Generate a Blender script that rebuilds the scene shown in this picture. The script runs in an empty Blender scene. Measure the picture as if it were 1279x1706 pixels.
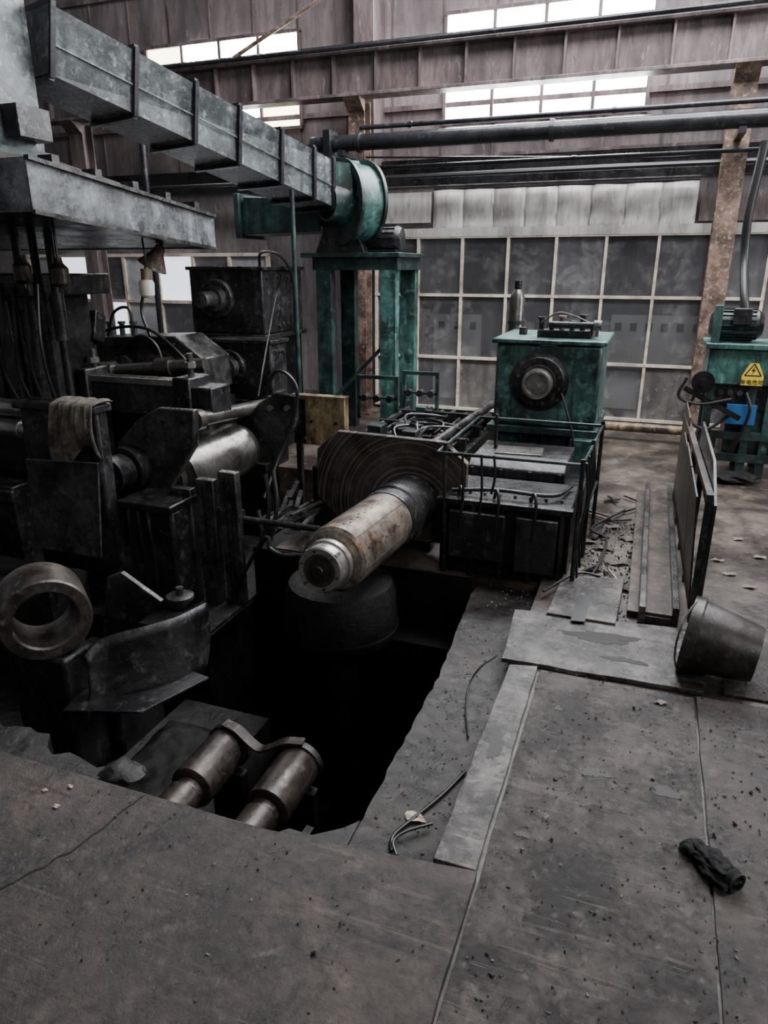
import bpy, bmesh, math, random
from mathutils import Vector, Matrix, Euler, noise
random.seed(7)
V = Vector
R = math.radians
scene = bpy.context.scene
col = scene.collection
F_PX = 1170.0
PITCH, YAW = R(19.2), R(20.2)
CAM = V((0, 0, 1.6))
_d = V((-math.sin(YAW), math.cos(YAW), 0)); _r = V((math.cos(YAW), math.sin(YAW), 0)); _z = V((0, 0, 1))
_F = _d*math.cos(PITCH) - _z*math.sin(PITCH); _U = _d*math.sin(PITCH) + _z*math.cos(PITCH)

def P(u, v, X=None, Y=None, Z=None):
    """survey helper: where the sight line of a photo pixel meets a world plane"""
    d = _F + _r*((u-639.5)/F_PX) + _U*((853-v)/F_PX)
    if X is not None: t = (X-CAM.x)/d.x
    elif Y is not None: t = (Y-CAM.y)/d.y
    else: t = (Z-CAM.z)/d.z
    return CAM + d*t

def rect(u0, v0, u1, v1, Y):
    um, vm = (u0+u1)/2, (v0+v1)/2
    return P(u0, vm, Y=Y).x, P(u1, vm, Y=Y).x, P(um, v1, Y=Y).z, P(um, v0, Y=Y).z   # x0,x1,z0,z1

# ------------------------------------------------------------------ mesh builder
def spline(pts, n=6):
    pts = [V(p) for p in pts]
    if len(pts) < 3: return pts
    out = []
    q = [pts[0]*2-pts[1]] + pts + [pts[-1]*2-pts[-2]]
    for i in range(1, len(q)-2):
        a, b, c, d = q[i-1], q[i], q[i+1], q[i+2]
        for k in range(n):
            t = k/n
            out.append(0.5*((2*b)+(c-a)*t+(2*a-5*b+4*c-d)*t*t+(3*b-a-3*c+d)*t**3))
    out.append(pts[-1]); return out

class MB:
    def __init__(s): s.bm = bmesh.new()
    def face(s, vs):
        try: s.bm.faces.new(vs)
        except ValueError: pass
    def hexa(s, p):
        v = [s.bm.verts.new(q) for q in p]
        for f in ((0,3,2,1),(4,5,6,7),(0,1,5,4),(1,2,6,5),(2,3,7,6),(3,0,4,7)): s.face([v[i] for i in f])
        return s
    def box(s, x0, x1, y0, y1, z0, z1):
        return s.hexa([(x0,y0,z0),(x1,y0,z0),(x1,y1,z0),(x0,y1,z0),(x0,y0,z1),(x1,y0,z1),(x1,y1,z1),(x0,y1,z1)])
    def obox(s, c, size, rot):
        c = V(c); m = rot if isinstance(rot, Matrix) else Euler(rot).to_matrix()
        h = [V((a*size[0]/2, b*size[1]/2, e*size[2]/2)) for e in (-1,1) for a, b in ((-1,-1),(1,-1),(1,1),(-1,1))]
        return s.hexa([c+m@q for q in h])
    def beam(s, p0, p1, w, h, up=(0,0,1)):
        p0, p1 = V(p0), V(p1); d = (p1-p0).normalized(); u = V(up)
        if abs(d.dot(u)) > .98: u = V((0,1,0))
        sd = d.cross(u).normalized(); u = sd.cross(d).normalized()
        a, b = sd*w/2, u*h/2
        return s.hexa([p0-a-b, p0+a-b, p1+a-b, p1-a-b, p0-a+b, p0+a+b, p1+a+b, p1-a+b])
    def lathe(s, p0, d, prof, seg=32, closed=False):
        p0 = V(p0); d = V(d).normalized(); a = d.orthogonal().normalized(); b = d.cross(a)
        rings = []
        for (l, r) in prof:
            if r < 1e-5: rings.append([s.bm.verts.new(p0+d*l)])
            else: rings.append([s.bm.verts.new(p0+d*l+(a*math.cos(2*math.pi*k/seg)+b*math.sin(2*math.pi*k/seg))*r) for k in range(seg)])
        pairs = list(zip(rings, rings[1:]))
        if closed: pairs.append((rings[-1], rings[0]))
        for A, B in pairs:
            for k in range(seg):
                j = (k+1) % seg
                if len(A) == 1 and len(B) == 1: continue
                if len(A) == 1: s.face([A[0], B[k], B[j]])
                elif len(B) == 1: s.face([A[k], A[j], B[0]])
                else: s.face([A[k], A[j], B[j], B[k]])
        return s
    def cyl(s, p0, p1, r0, r1=None, seg=24):
        p0, p1 = V(p0), V(p1); L = (p1-p0).length; r1 = r0 if r1 is None else r1
        return s.lathe(p0, p1-p0, [(0,0),(0,r0),(L,r1),(L,0)], seg)
    def tube(s, pts, r, seg=8, n=6, sm=True):
        pts = spline(pts, n) if sm else [V(p) for p in pts]
        prev = None; rings = []
        for i, p in enumerate(pts):
            d = (pts[min(i+1, len(pts)-1)]-pts[max(i-1, 0)]).normalized()
            if prev is None: a = d.orthogonal().normalized()
            else:
                a = prev-d*prev.dot(d)
                a = a.normalized() if a.length > 1e-4 else d.orthogonal().normalized()
            prev = a; b = d.cross(a)
            rings.append([s.bm.verts.new(p+(a*math.cos(2*math.pi*k/seg)+b*math.sin(2*math.pi*k/seg))*r) for k in range(seg)])
        for A, B in zip(rings, rings[1:]):
            for k in range(seg): s.face([A[k], A[(k+1)%seg], B[(k+1)%seg], B[k]])
        s.face(rings[0]); s.face(rings[-1]); return s
    def prism(s, pts, vec):
        vec = V(vec); a = [s.bm.verts.new(p) for p in pts]; b = [s.bm.verts.new(V(p)+vec) for p in pts]
        s.face(a); s.face(b[::-1]); n = len(a)
        for i in range(n): s.face([a[i], a[(i+1)%n], b[(i+1)%n], b[i]])
        return s
    def build(s, name, mat, parent=None, label=None, cat=None, group=None, kind=None, bevel=0, smooth=35):
        bm = s.bm
        bmesh.ops.recalc_face_normals(bm, faces=bm.faces[:])
        mn = V((1e9,)*3); mx = V((-1e9,)*3)
        for v in bm.verts:
            for i in range(3): mn[i] = min(mn[i], v.co[i]); mx[i] = max(mx[i], v.co[i])
        c = (mn+mx)/2
        for v in bm.verts: v.co -= c
        me = bpy.data.meshes.new(name); bm.to_mesh(me); bm.free()
        me.polygons.foreach_set('use_smooth', [True]*len(me.polygons)); me.set_sharp_from_angle(angle=R(smooth))
        me.materials.append(mat)
        o = bpy.data.objects.new(name, me); col.objects.link(o)
        WL[o.name] = c
        if parent is not None:
            o.parent = parent; o.location = c-WL[parent.name]
        else: o.location = c
        if bevel:
            m = o.modifiers.new('bevel', 'BEVEL'); m.width = bevel; m.segments = 2; m.limit_method = 'ANGLE'; m.angle_limit = R(40)
        tag(o, label, cat, group, kind); return o
WL = {}
def tag(o, label=None, cat=None, group=None, kind=None):
    if label: o['label'] = label
    if cat: o['category'] = cat
    if group: o['group'] = group
    if kind: o['kind'] = kind
def thing(name, label, cat, loc, group=None):
    o = bpy.data.objects.new(name, None); o.empty_display_size = .1; col.objects.link(o); o.location = V(loc); WL[o.name] = V(loc)
    tag(o, label, cat, group); return o
def struct_root(name, loc):
    o = bpy.data.objects.new(name, None); col.objects.link(o); o.location = V(loc); WL[o.name] = V(loc); o['kind'] = 'structure'; return o
def boxes(name, mat, parent, lst, bevel=0):
    for b in lst: MB().box(*b).build(name, mat, parent, bevel=bevel)
def bolts(c, d, R_, n, r, h, mat, parent, ph=0, name='bolt'):
    c = V(c); d = V(d).normalized(); a = d.orthogonal().normalized(); b = d.cross(a)
    for k in range(n):
        t = 2*math.pi*k/n+ph; q = c+(a*math.cos(t)+b*math.sin(t))*R_
        MB().cyl(q, q+d*h, r, seg=6).build(name, mat, parent)

# ------------------------------------------------------------------ materials
def mat(name, base, dark, light=None, metal=0.0, rough=.55, rdark=.3, scale=2.5, amt=.5, lamt=.62, bump=.25, stretch=(1,1,1), fine=18, scratch=0, spec=.5, drip=0, grime=0, alpha=1):
    m = bpy.data.materials.new(name); m.use_nodes = True; nt = m.node_tree; N = nt.nodes; L = nt.links
    bs = N['Principled BSDF']
    geo = N.new('ShaderNodeNewGeometry'); mp = N.new('ShaderNodeMapping'); mp.inputs['Scale'].default_value = stretch
    L.new(geo.outputs['Position'], mp.inputs['Vector'])
    def nz(sc, det=6, r=.6, dist=.3, vec=None):
        n = N.new('ShaderNodeTexNoise'); n.inputs['Scale'].default_value = sc; n.inputs['Detail'].default_value = det
        n.inputs['Roughness'].default_value = r; n.inputs['Distortion'].default_value = dist
        L.new(vec or mp.outputs['Vector'], n.inputs['Vector']); return n.outputs['Fac']
    def ramp(src, a, b, inv=False, mx=1.0):
        r = N.new('ShaderNodeMapRange'); r.inputs['From Min'].default_value = a; r.inputs['From Max'].default_value = b
        r.inputs['To Min'].default_value = mx if inv else 0; r.inputs['To Max'].default_value = 0 if inv else mx
        L.new(src, r.inputs['Value']); return r.outputs['Result']
    def mix(f, a, b):
        x = N.new('ShaderNodeMix'); x.data_type = 'RGBA'; L.new(f, x.inputs['Factor'])
        for s_, i in ((a, 6), (b, 7)):
            if isinstance(s_, (tuple, list)): x.inputs[i].default_value = (*s_, 1)
            else: L.new(s_, x.inputs[i])
        return x.outputs[2]
    n1 = nz(scale); f1 = ramp(n1, amt-.12, amt+.12, True)      # dark stains
    c = mix(f1, base, dark)
    n2 = nz(scale*3.1+fine*.15, 8, .7)
    if light: c = mix(ramp(n2, lamt-.05, lamt+.12), c, light)
    if grime:
        n5 = nz(scale*3.7, 10, .72, .8); c = mix(ramp(n5, .47, .60, mx=grime), c, dark)
    n3 = nz(fine, 8, .75); c = mix(ramp(n3, .55, .70, mx=.8), c, tuple(x*.6 for x in dark))
    if drip:
        q = N.new('ShaderNodeMapping'); q.inputs['Scale'].default_value = (9, 9, .8); L.new(geo.outputs['Position'], q.inputs['Vector'])
        n4 = nz(1.6, 5, .6, .1, q.outputs['Vector']); c = mix(ramp(n4, .50, .66, mx=drip), c, dark)
    hgt = n3
    if scratch:
        # long, nearly straight crossing scrapes, broken up by a second noise
        brk = ramp(nz(5, 4, .6), .46, .56)
        for ang, sx in ((.62, 1.0), (-.75, 1.3), (1.35, .8), (-.2, 1.5)):
            q = N.new('ShaderNodeMapping'); q.inputs['Rotation'].default_value = (0, 0, ang); q.inputs['Location'].default_value = (ang*3, sx*5, 0); q.inputs['Scale'].default_value = (.22*sx, 9*sx, .2)
            L.new(geo.outputs['Position'], q.inputs['Vector'])
            s3 = nz(1.6, 1, .5, 0, q.outputs['Vector'])
            def band(center, w):
                s_ = N.new('ShaderNodeMath'); s_.operation = 'SUBTRACT'; s_.inputs[1].default_value = center; L.new(s3, s_.inputs[0])
                a_ = N.new('ShaderNodeMath'); a_.operation = 'ABSOLUTE'; L.new(s_.outputs[0], a_.inputs[0])
                r_ = ramp(a_.outputs[0], w*.3, w, True, mx=scratch)
                k_ = N.new('ShaderNodeMath'); k_.operation = 'MULTIPLY'; L.new(r_, k_.inputs[0]); L.new(brk, k_.inputs[1]); return k_.outputs[0]
            c = mix(band(.62, .008), c, tuple(min(1, x*1.7) for x in base))
            c = mix(band(.40, .012), c, tuple(x*.4 for x in dark))
    L.new(c, bs.inputs['Base Color'])
    rr = N.new('ShaderNodeMapRange'); rr.inputs['To Min'].default_value = rough; rr.inputs['To Max'].default_value = rdark
    L.new(f1, rr.inputs['Value'])
    ra = N.new('ShaderNodeMath'); ra.operation = 'MULTIPLY_ADD'; ra.inputs[1].default_value = .5; L.new(n3, ra.inputs[0])
    rs = N.new('ShaderNodeMath'); rs.operation = 'SUBTRACT'; rs.inputs[1].default_value = .25; L.new(rr.outputs['Result'], rs.inputs[0]); L.new(rs.outputs[0], ra.inputs[2])
    L.new(ra.outputs[0], bs.inputs['Roughness'])
    bs.inputs['Metallic'].default_value = metal; bs.inputs['Specular IOR Level'].default_value = spec; bs.inputs['Alpha'].default_value = alpha
    if bump:
        b = N.new('ShaderNodeBump'); b.inputs['Strength'].default_value = bump; b.inputs['Distance'].default_value = .01
        L.new(hgt, b.inputs['Height']); L.new(b.outputs['Normal'], bs.inputs['Normal'])
    return m
def flat(name, c, rough=.5, metal=0, em=0, emc=None):
    m = bpy.data.materials.new(name); m.use_nodes = True; b = m.node_tree.nodes['Principled BSDF']
    b.inputs['Base Color'].default_value = (*c, 1); b.inputs['Roughness'].default_value = rough; b.inputs['Metallic'].default_value = metal
    if em: b.inputs['Emission Color'].default_value = (*(emc or c), 1); b.inputs['Emission Strength'].default_value = em
    return m

m_plate = mat('oily_floor_plate', (.062,.047,.040), (.013,.0105,.0095), (.115,.092,.08), rough=.42, rdark=.26, scale=2.6, amt=.50, bump=.75, fine=34, scratch=.4, grime=.8)
m_plate2 = mat('worn_floor_plate', (.083,.069,.061), (.013,.0105,.0098), (.175,.155,.142), rough=.38, rdark=.22, scale=3.6, amt=.52, bump=.8, fine=38, scratch=.45, grime=.9)
m_strip = mat('grey_strip_plate', (.15,.139,.13), (.02,.017,.016), (.27,.26,.25), rough=.38, rdark=.24, scale=5, amt=.52, bump=.6, fine=34, grime=.85, scratch=.35)
m_conc = mat('oily_concrete', (.05,.042,.036), (.010,.008,.0075), (.105,.09,.08), rough=.6, rdark=.26, scale=4, amt=.55, bump=.9, grime=.75)
m_lip = mat('black_concrete', (.02,.017,.016), (.005,.005,.005), (.055,.047,.043), rough=.5, rdark=.28, scale=6, amt=.5, bump=.8, grime=.5)
m_pit = mat('pit_shade_black', (.006,.0055,.005), (.002,.002,.002), rough=.6, rdark=.35, bump=.8, spec=.3)  # darkness of the deep pit is put into this colour
m_tub = mat('shaded_pit_grease', (.007,.0065,.006), (.0025,.0025,.0025), (.014,.013,.012), rough=.65, rdark=.45, scale=5, bump=.9, spec=.3)  # black grease, with the shadow below the mandrel painted into its colour
m_floor = mat('shop_floor', (.115,.092,.072), (.023,.018,.016), (.19,.16,.13), rough=.48, rdark=.28, scale=1.8, amt=.52, bump=.4, grime=.75)
m_black = mat('black_oily_metal', (.015,.015,.016), (.0045,.0045,.0045), (.042,.042,.045), metal=.3, rough=.36, rdark=.2, scale=4, lamt=.6, bump=.5)
m_dark = mat('dark_grey_metal', (.042,.040,.042), (.010,.010,.011), (.125,.12,.122), metal=.35, rough=.36, rdark=.23, scale=3.5, lamt=.58, bump=.45, drip=.5, grime=.5)
m_mid = mat('grimy_grey_metal', (.115,.11,.11), (.02,.019,.019), (.25,.24,.24), metal=.45, rough=.34, rdark=.24, scale=4, bump=.4, drip=.5, grime=.6)
m_steel = mat('bright_steel', (.50,.48,.46), (.2,.185,.17), (.72,.70,.67), metal=.85, rough=.3, rdark=.34, scale=4, amt=.42, bump=.08, grime=.25)
m_oldsteel = mat('oily_roll_steel', (.22,.21,.195), (.07,.063,.057), (.36,.345,.325), metal=.85, rough=.32, rdark=.32, scale=3, amt=.46, bump=.08, grime=.4, lamt=.64)
m_ring = mat('ring_steel', (.18,.155,.14), (.045,.038,.034), (.34,.30,.27), metal=.7, rough=.34, rdark=.38, scale=5, amt=.49, bump=.15, grime=.55)
m_drum = mat('mandrel_steel', (.32,.285,.24), (.055,.04,.03), (.42,.18,.065), metal=.6, rough=.34, rdark=.38, scale=8, amt=.48, lamt=.58, bump=.2, grime=.6)
m_green = mat('green_paint', (.07,.195,.168), (.012,.022,.021), (.15,.32,.285), rough=.36, rdark=.34, scale=2.6, amt=.53, lamt=.57, bump=.15, fine=30, drip=.8, grime=.5)
m_green2 = mat('dirty_green_paint', (.04,.10,.09), (.009,.015,.015), (.085,.17,.155), rough=.4, rdark=.35, scale=2.8, amt=.55, bump=.15, drip=.7, grime=.6)
m_duct = mat('duct_grey_green', (.14,.16,.165), (.024,.029,.031), (.38,.40,.42), rough=.32, rdark=.26, scale=5, amt=.51, lamt=.59, bump=.35, fine=26, drip=.8, grime=.6)
m_hood = mat('hood_pale_oily', (.21,.228,.242), (.022,.025,.027), (.48,.50,.53), rough=.26, rdark=.18, scale=6, amt=.51, bump=.5, fine=24, drip=.7, grime=.5)
m_rustroof = mat('rusty_hood_top', (.11,.088,.075), (.025,.02,.018), (.22,.19,.165), rough=.6, rdark=.4, scale=5, bump=.5)
m_col = mat('rusty_column', (.25,.16,.118), (.06,.04,.028), (.48,.40,.33), rough=.65, rdark=.5, scale=7, amt=.5, lamt=.58, bump=.4, grime=.5)
m_rustpanel = mat('rusty_dark_panel', (.085,.06,.047), (.018,.014,.012), (.22,.155,.11), metal=.2, rough=.5, rdark=.4, scale=6, amt=.5, lamt=.6, bump=.4, grime=.5, drip=.5)
m_beam = mat('mauve_beam', (.20,.15,.15), (.06,.045,.046), (.36,.305,.30), rough=.42, rdark=.5, scale=2, amt=.48, bump=.2, stretch=(2,1,.5), drip=.55, grime=.5)
m_wall = mat('mauve_wall', (.21,.176,.178), (.08,.067,.069), (.31,.275,.28), rough=.7, rdark=.6, scale=1.4, amt=.48, bump=.1, stretch=(1.6,1,.4), drip=.55, grime=.3)  # mauve lightened to stand in for haze in front of the wall
m_darkpipe = mat('dark_pipe', (.035,.035,.041), (.014,.014,.017), (.10,.10,.11), metal=.3, rough=.3, rdark=.3, bump=.1)
m_panel = mat('stained_white_panel', (.55,.53,.505), (.2,.185,.17), (.72,.70,.67), rough=.45, rdark=.5, scale=2.5, amt=.43, bump=.15, stretch=(1.5,1,.35), drip=.45)
m_lowpanel = mat('stained_low_panel', (.20,.185,.175), (.07,.062,.06), (.34,.32,.30), rough=.5, rdark=.5, scale=2.5, amt=.5, bump=.15, drip=.6)
m_cream = mat('cream_mullion', (.74,.65,.53), (.30,.22,.16), (.86,.80,.70), rough=.55, rdark=.5, scale=4, amt=.42, bump=.1)
def gl(name, k, a): return mat(name, (.11*k,.11*k,.118*k), (.05*k,.049*k,.055*k), (.27*k,.26*k,.26*k), rough=.25, rdark=.22, scale=1.1, amt=.5, lamt=.55, bump=.0, fine=4, spec=1.0, alpha=a, drip=.25)
m_glasses = [gl('dusty_dark_glass', 1, .5), gl('dusty_grey_glass', 1.5, .45), gl('dusty_smoke_glass', .85, .45)]
m_glassl = mat('dusty_pale_glass', (.5,.5,.52), (.25,.25,.27), (.7,.7,.72), rough=.3, rdark=.4, scale=1.3, amt=.45, bump=.03, fine=6)
m_cab = flat('cabinet_grey', (.85,.85,.83), .5)
m_glow = flat('daylight_pane', (.9,.93,1), em=60, emc=(.96,.98,1))
m_glowy = flat('warm_daylight_pane', (.9,.8,.5), em=9, emc=(1,.91,.64))
m_glowd = flat('dim_daylight_pane', (.8,.83,.9), em=1.6, emc=(.85,.9,1))
m_rustroll = mat('rust_brown_roll', (.06,.047,.041), (.016,.013,.011), (.18,.155,.135), metal=.5, rough=.34, rdark=.3, scale=6, bump=.2, grime=.65)
m_bucket = mat('bucket_metal', (.06,.054,.051), (.018,.015,.014), (.125,.115,.11), metal=.4, rough=.38, rdark=.34, scale=6, bump=.25, grime=.5)
m_yel = mat('stained_yellow_box', (.32,.235,.125), (.035,.022,.014), (.48,.38,.23), rough=.5, rdark=.4, scale=8, amt=.52, bump=.2, stretch=(1,1,.5), drip=.9, grime=.4)
m_rub = flat('black_rubber', (.010,.010,.011), .42)
m_cloth = mat('dirty_cloth', (.13,.11,.09), (.03,.025,.02), (.22,.19,.16), rough=.9, rdark=.8, scale=14, bump=.8)
m_glove = mat('black_glove_cloth', (.014,.014,.015), (.006,.006,.006), (.03,.03,.032), rough=.75, rdark=.65, scale=20, bump=.8, spec=.2)
m_paper = flat('dirty_paper', (.42,.35,.26), .8)
m_scrap = flat('grey_scrap', (.16,.135,.11), .8)
m_leaf = flat('dry_leaf', (.35,.28,.18), .8)
m_blue = flat('blue_plastic', (.02,.11,.28), .45)
m_signy = flat('sign_yellow', (.8,.58,.06), .5)
m_signk = flat('sign_black', (.01,.01,.01), .5)
m_bulb = flat('lamp_glass_white', (.75,.70,.6), .3)
m_oil = flat('oil_film', (.008,.0065,.006), .5)
m_oil.node_tree.nodes['Principled BSDF'].inputs['Specular IOR Level'].default_value = .25
m_chip = mat('grit', (.03,.026,.023), (.009,.008,.0075), (.11,.095,.085), rough=.5, rdark=.4, scale=30, bump=0)

def ring_mat(name, cx, cz):
    m = mat(name, (.11,.097,.088), (.03,.027,.025), (.17,.15,.135), metal=.35, rough=.42, rdark=.35, scale=4, bump=0, grime=.35)
    nt = m.node_tree; N = nt.nodes; L = nt.links; bs = N['Principled BSDF']
    geo = N.new('ShaderNodeNewGeometry'); mp = N.new('ShaderNodeMapping'); mp.inputs['Location'].default_value = (-cx, 0, -cz)
    L.new(geo.outputs['Position'], mp.inputs['Vector'])
    fl = N.new('ShaderNodeVectorMath'); fl.operation = 'MULTIPLY'; fl.inputs[1].default_value = (1, 0, 1); L.new(mp.outputs['Vector'], fl.inputs[0])
    ln = N.new('ShaderNodeVectorMath'); ln.operation = 'LENGTH'; L.new(fl.outputs[0], ln.inputs[0])
    n = N.new('ShaderNodeTexNoise'); n.noise_dimensions = '1D'; n.inputs['Scale'].default_value = 60; n.inputs['Detail'].default_value = 2; L.new(ln.outputs['Value'], n.inputs['W'])
    src = bs.inputs['Base Color'].links[0].from_socket
    x = N.new('ShaderNodeMix'); x.data_type = 'RGBA'; r = N.new('ShaderNodeMapRange'); r.inputs['From Min'].default_value = .58; r.inputs['From Max'].default_value = .65; r.inputs['To Max'].default_value = .5
    L.new(n.outputs['Fac'], r.inputs['Value']); L.new(r.outputs['Result'], x.inputs['Factor']); L.new(src, x.inputs[6]); x.inputs[7].default_value = (.32,.24,.18,1)
    y = N.new('ShaderNodeMix'); y.data_type = 'RGBA'; r2 = N.new('ShaderNodeMapRange'); r2.inputs['From Min'].default_value = .34; r2.inputs['From Max'].default_value = .40; r2.inputs['To Min'].default_value = .45; r2.inputs['To Max'].default_value = 0
    L.new(n.outputs['Fac'], r2.inputs['Value']); L.new(r2.outputs['Result'], y.inputs['Factor']); L.new(x.outputs[2], y.inputs[6]); y.inputs[7].default_value = (.02,.017,.016,1)
    L.new(y.outputs[2], bs.inputs['Base Color'])
    return m

# ================================================================== SETTING
f = MB()
f.box(-9, 4, -2.5, 1.47, -1.7, -.012)
f.box(-.40, 6, 1.47, 8.3, -1.7, -.012)
f.build('floor', m_floor, kind='structure')
random.seed(41)
pts = [(-.40,1.47),(-.40,3.6)]
y = 3.6
while y > 1.5:
    pts.append((-.70-random.uniform(-.004,.006)-.06*max(0,min(1,(y-2.6)/.9)), y)); y -= .05
pts.append((-.70,1.47))
MB().prism([V((x,y,-.10)) for x,y in pts], (0,0,-1.6)).build('floor_pit_ledge', m_conc, kind='structure', smooth=30)
f = MB()
random.seed(3)
pts = [(-2.9,1.47)]
for i in range(28): pts.append((-2.9+i*.05, 1.58+random.uniform(-.02,.025) + (.06 if i < 20 else .0)))
pts += [(-1.52,1.47)]
f.prism([V((x,y,-.06)) for x, y in pts], (0,0,-1.6))
pts = [(-1.02,1.47),(-1.0,1.51),(-.94,1.53),(-.90,1.57),(-.82,1.57),(-.78,1.60),(-.74,1.63),(-.70,1.68),(-.70,1.47)]
f.prism([V((x,y,-.09)) for x, y in pts], (0,0,-1.6))
f.build('floor_pit_lip', m_lip, kind='structure', smooth=20)
f = MB()
f.box(-2.05, -.40, 3.6, 8.3, -1.7, -.06); f.box(-14, -2.05, 5.2, 8.3, -1.7, -.03)
f.build('floor_rear', m_floor, kind='structure')
f = MB()
f.box(-14, -2.2, 3.0, 5.2, -1.7, -.4); f.box(-14, -3.05, 2.75, 3.05, -1.7, -.14)
f.box(-14,-2.75,1.47,2.75,-1.7,-.9)
f.box(-2.3,-1.75,1.47,2.9,-1.7,-.78)
f.build('floor_machine_foundation', m_lip, kind='structure')
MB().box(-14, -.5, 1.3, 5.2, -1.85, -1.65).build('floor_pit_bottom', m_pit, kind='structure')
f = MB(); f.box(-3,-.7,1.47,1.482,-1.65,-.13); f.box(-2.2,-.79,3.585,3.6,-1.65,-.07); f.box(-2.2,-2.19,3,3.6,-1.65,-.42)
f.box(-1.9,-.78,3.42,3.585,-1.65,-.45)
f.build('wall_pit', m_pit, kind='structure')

WY = 8.2
MB().box(-15, 7, WY, WY+.2, -.2, 7.5).build('wall_back', m_wall, kind='structure')
def hline(mb, u0, v0, u1, v1, Y, th, dep):
    a, b = P(u0, v0, Y=Y), P(u1, v1, Y=Y); z = (a.z+b.z)/2
    mb.box(a.x, b.x, Y, Y+dep, z-th/2, z+th/2); return z
t = MB()
for v in (228, 262): hline(t, 400, v+12, 1420, v-30, WY-.03, .03, .04)
for z in (3.2, 4.6): t.box(-14, 6, WY-.04, WY, z, z+.05)
t.build('trim_1', m_beam, kind='structure')
t = MB()
for k in range(34): t.box(-13+k*.56, -13+k*.56+.018, WY-.012, WY, 2.45, 7)
t.build('trim_2', m_beam, kind='structure')
a = P(600, 284, Y=WY-.1); MB().box(-12, 5, WY-.12, WY, a.z-.09, a.z+.07).build('trim_3', m_black, kind='structure')

def window(n, pane_mats, cols, rows, Y, x0, x1, z0, z1, frame=None, bar=.035, bias=None):
    frame = frame or m_cream
    root = struct_root('window_%d' % n, ((x0+x1)/2, Y, z0))
    f = MB()
    for i in range(cols+1):
        x = x0+(x1-x0)*i/cols; f.box(x-bar/2, x+bar/2, Y-.03, Y+.02, z0, z1)
    zs = [z0+(z1-z0)*(j/rows) for j in range(rows+1)] if bias is None else bias
    for z in zs: f.box(x0-bar/2, x1+bar/2, Y-.035, Y+.015, z-bar/2, z+bar/2)
    f.build('window_frame', frame, root)
    groups = {}
    for i in range(cols):
        for j in range(rows):
            mt = pane_mats(i, j); g = groups.setdefault(mt.name, (mt, MB()))[1]
            g.box(x0+(x1-x0)*i/cols, x0+(x1-x0)*(i+1)/cols, Y+.0, Y+.008, zs[j], zs[j+1])
    for mt, g in groups.values(): g.build('window_panes', mt, root)
WYp = WY-.03
def wz(u, v, Y=WYp): return P(u, v, Y=Y).z
def wx(u, v, Y=WYp): return P(u, v, Y=Y).x
z0w, z1w = wz(911,196), wz(911,4)
window(1, lambda i, j: m_glow, 4, 2, WYp, wx(741,160), wx(1078,160), z0w, z1w, bar=.035, frame=m_beam, bias=[z0w, wz(911,90), z1w])
z0w, z1w = wz(450,216), wz(450,57)
window(2, lambda i, j: m_glowy if (i == 0 or (j == 0 and i == 3)) else m_glow, 4, 2, WYp, wx(246,110), wx(500,110), z0w, z1w, bar=.035, frame=m_beam, bias=[z0w, wz(450,150), z1w])
YG = WY-.10
zt = P(940, 392, Y=YG).z; zm = P(940, 494, Y=YG).z; zb = P(940, 603, Y=YG).z
xa = P(707, 494, Y=YG).x; xb = P(1100, 494, Y=YG).x; dx = (xb-xa)/5
window(3, lambda i, j: (m_lowpanel if i % 2 == 0 else m_glasses[1]) if j == 0 else m_glasses[(i*2+j*3+i*j) % 3], 8, 3, YG, xa-dx*1.15, xa+dx*6.85, .02, zt, bias=[.02, zb, zm, zt], bar=.03)
zl0, zl1 = P(280,650,Y=YG).z, P(280,425,Y=YG).z
window(4, lambda i, j: m_glowd if (i+j) % 3 == 0 else (m_glassl if (i*2+j) % 3 else m_glasses[1]), 7, 3, YG, P(60,500,Y=YG).x, P(450,500,Y=YG).x, max(.02,zl0), zl1, bar=.04)
MB().box(-11, 5, WY-.05, WY, -.03, .12).build('baseboard_back', m_lowpanel, kind='structure')
MB().box(xa-dx*1.3, 5, WY-.14, WY-.0, zt+.0, zt+.09).build('trim_4', m_panel, kind='structure')
a0, a1 = P(1165, 350, Y=WY).x, 5
MB().box(a0, a1, WY-.05, WY, P(1200,368,Y=WY).z, P(1200,322,Y=WY).z).build('trim_5', m_beam, kind='structure')
MB().box(P(620,350,Y=WY).x, P(720,350,Y=WY).x, WY-.05, WY, P(680,372,Y=WY).z, P(680,322,Y=WY).z).build('trim_6', m_panel, kind='structure')

x0, _, z0, z1 = rect(722, 310, 1160, 383, WY-.06); x1 = P(1160, 345, Y=WY-.06).x
MB().box(x0, x1, WY-.06, WY, z1-.0, z1+.02).build('trim_7', m_darkpipe, kind='structure')
n = 8; w = (x1-x0)/n
for k in range(n):
    f = MB()
    a = x0+k*w+.006; b = x0+(k+1)*w-.006; nz = 6
    vs = [[f.bm.verts.new((a+(b-a)*i/8, WY-.035-.02*math.sin(math.pi*i/8)-.012*math.sin(j*1.7+k*1.3)*math.sin(math.pi*i/8+.3*k), z0+(z1-z0)*j/nz)) for i in range(9)] for j in range(nz+1)]
    for j in range(nz):
        for i in range(8): f.face([vs[j][i], vs[j][i+1], vs[j+1][i+1], vs[j+1][i]])
    o = f.build('sheet_panel', m_panel, label='buckled pale sheet metal panel in the row hung above the glazed partition', cat='wall panel', group='sheet metal panels above the partition', smooth=60)
    s_ = o.modifiers.new('thick', 'SOLIDIFY'); s_.thickness = .03; s_.offset = -1

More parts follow.
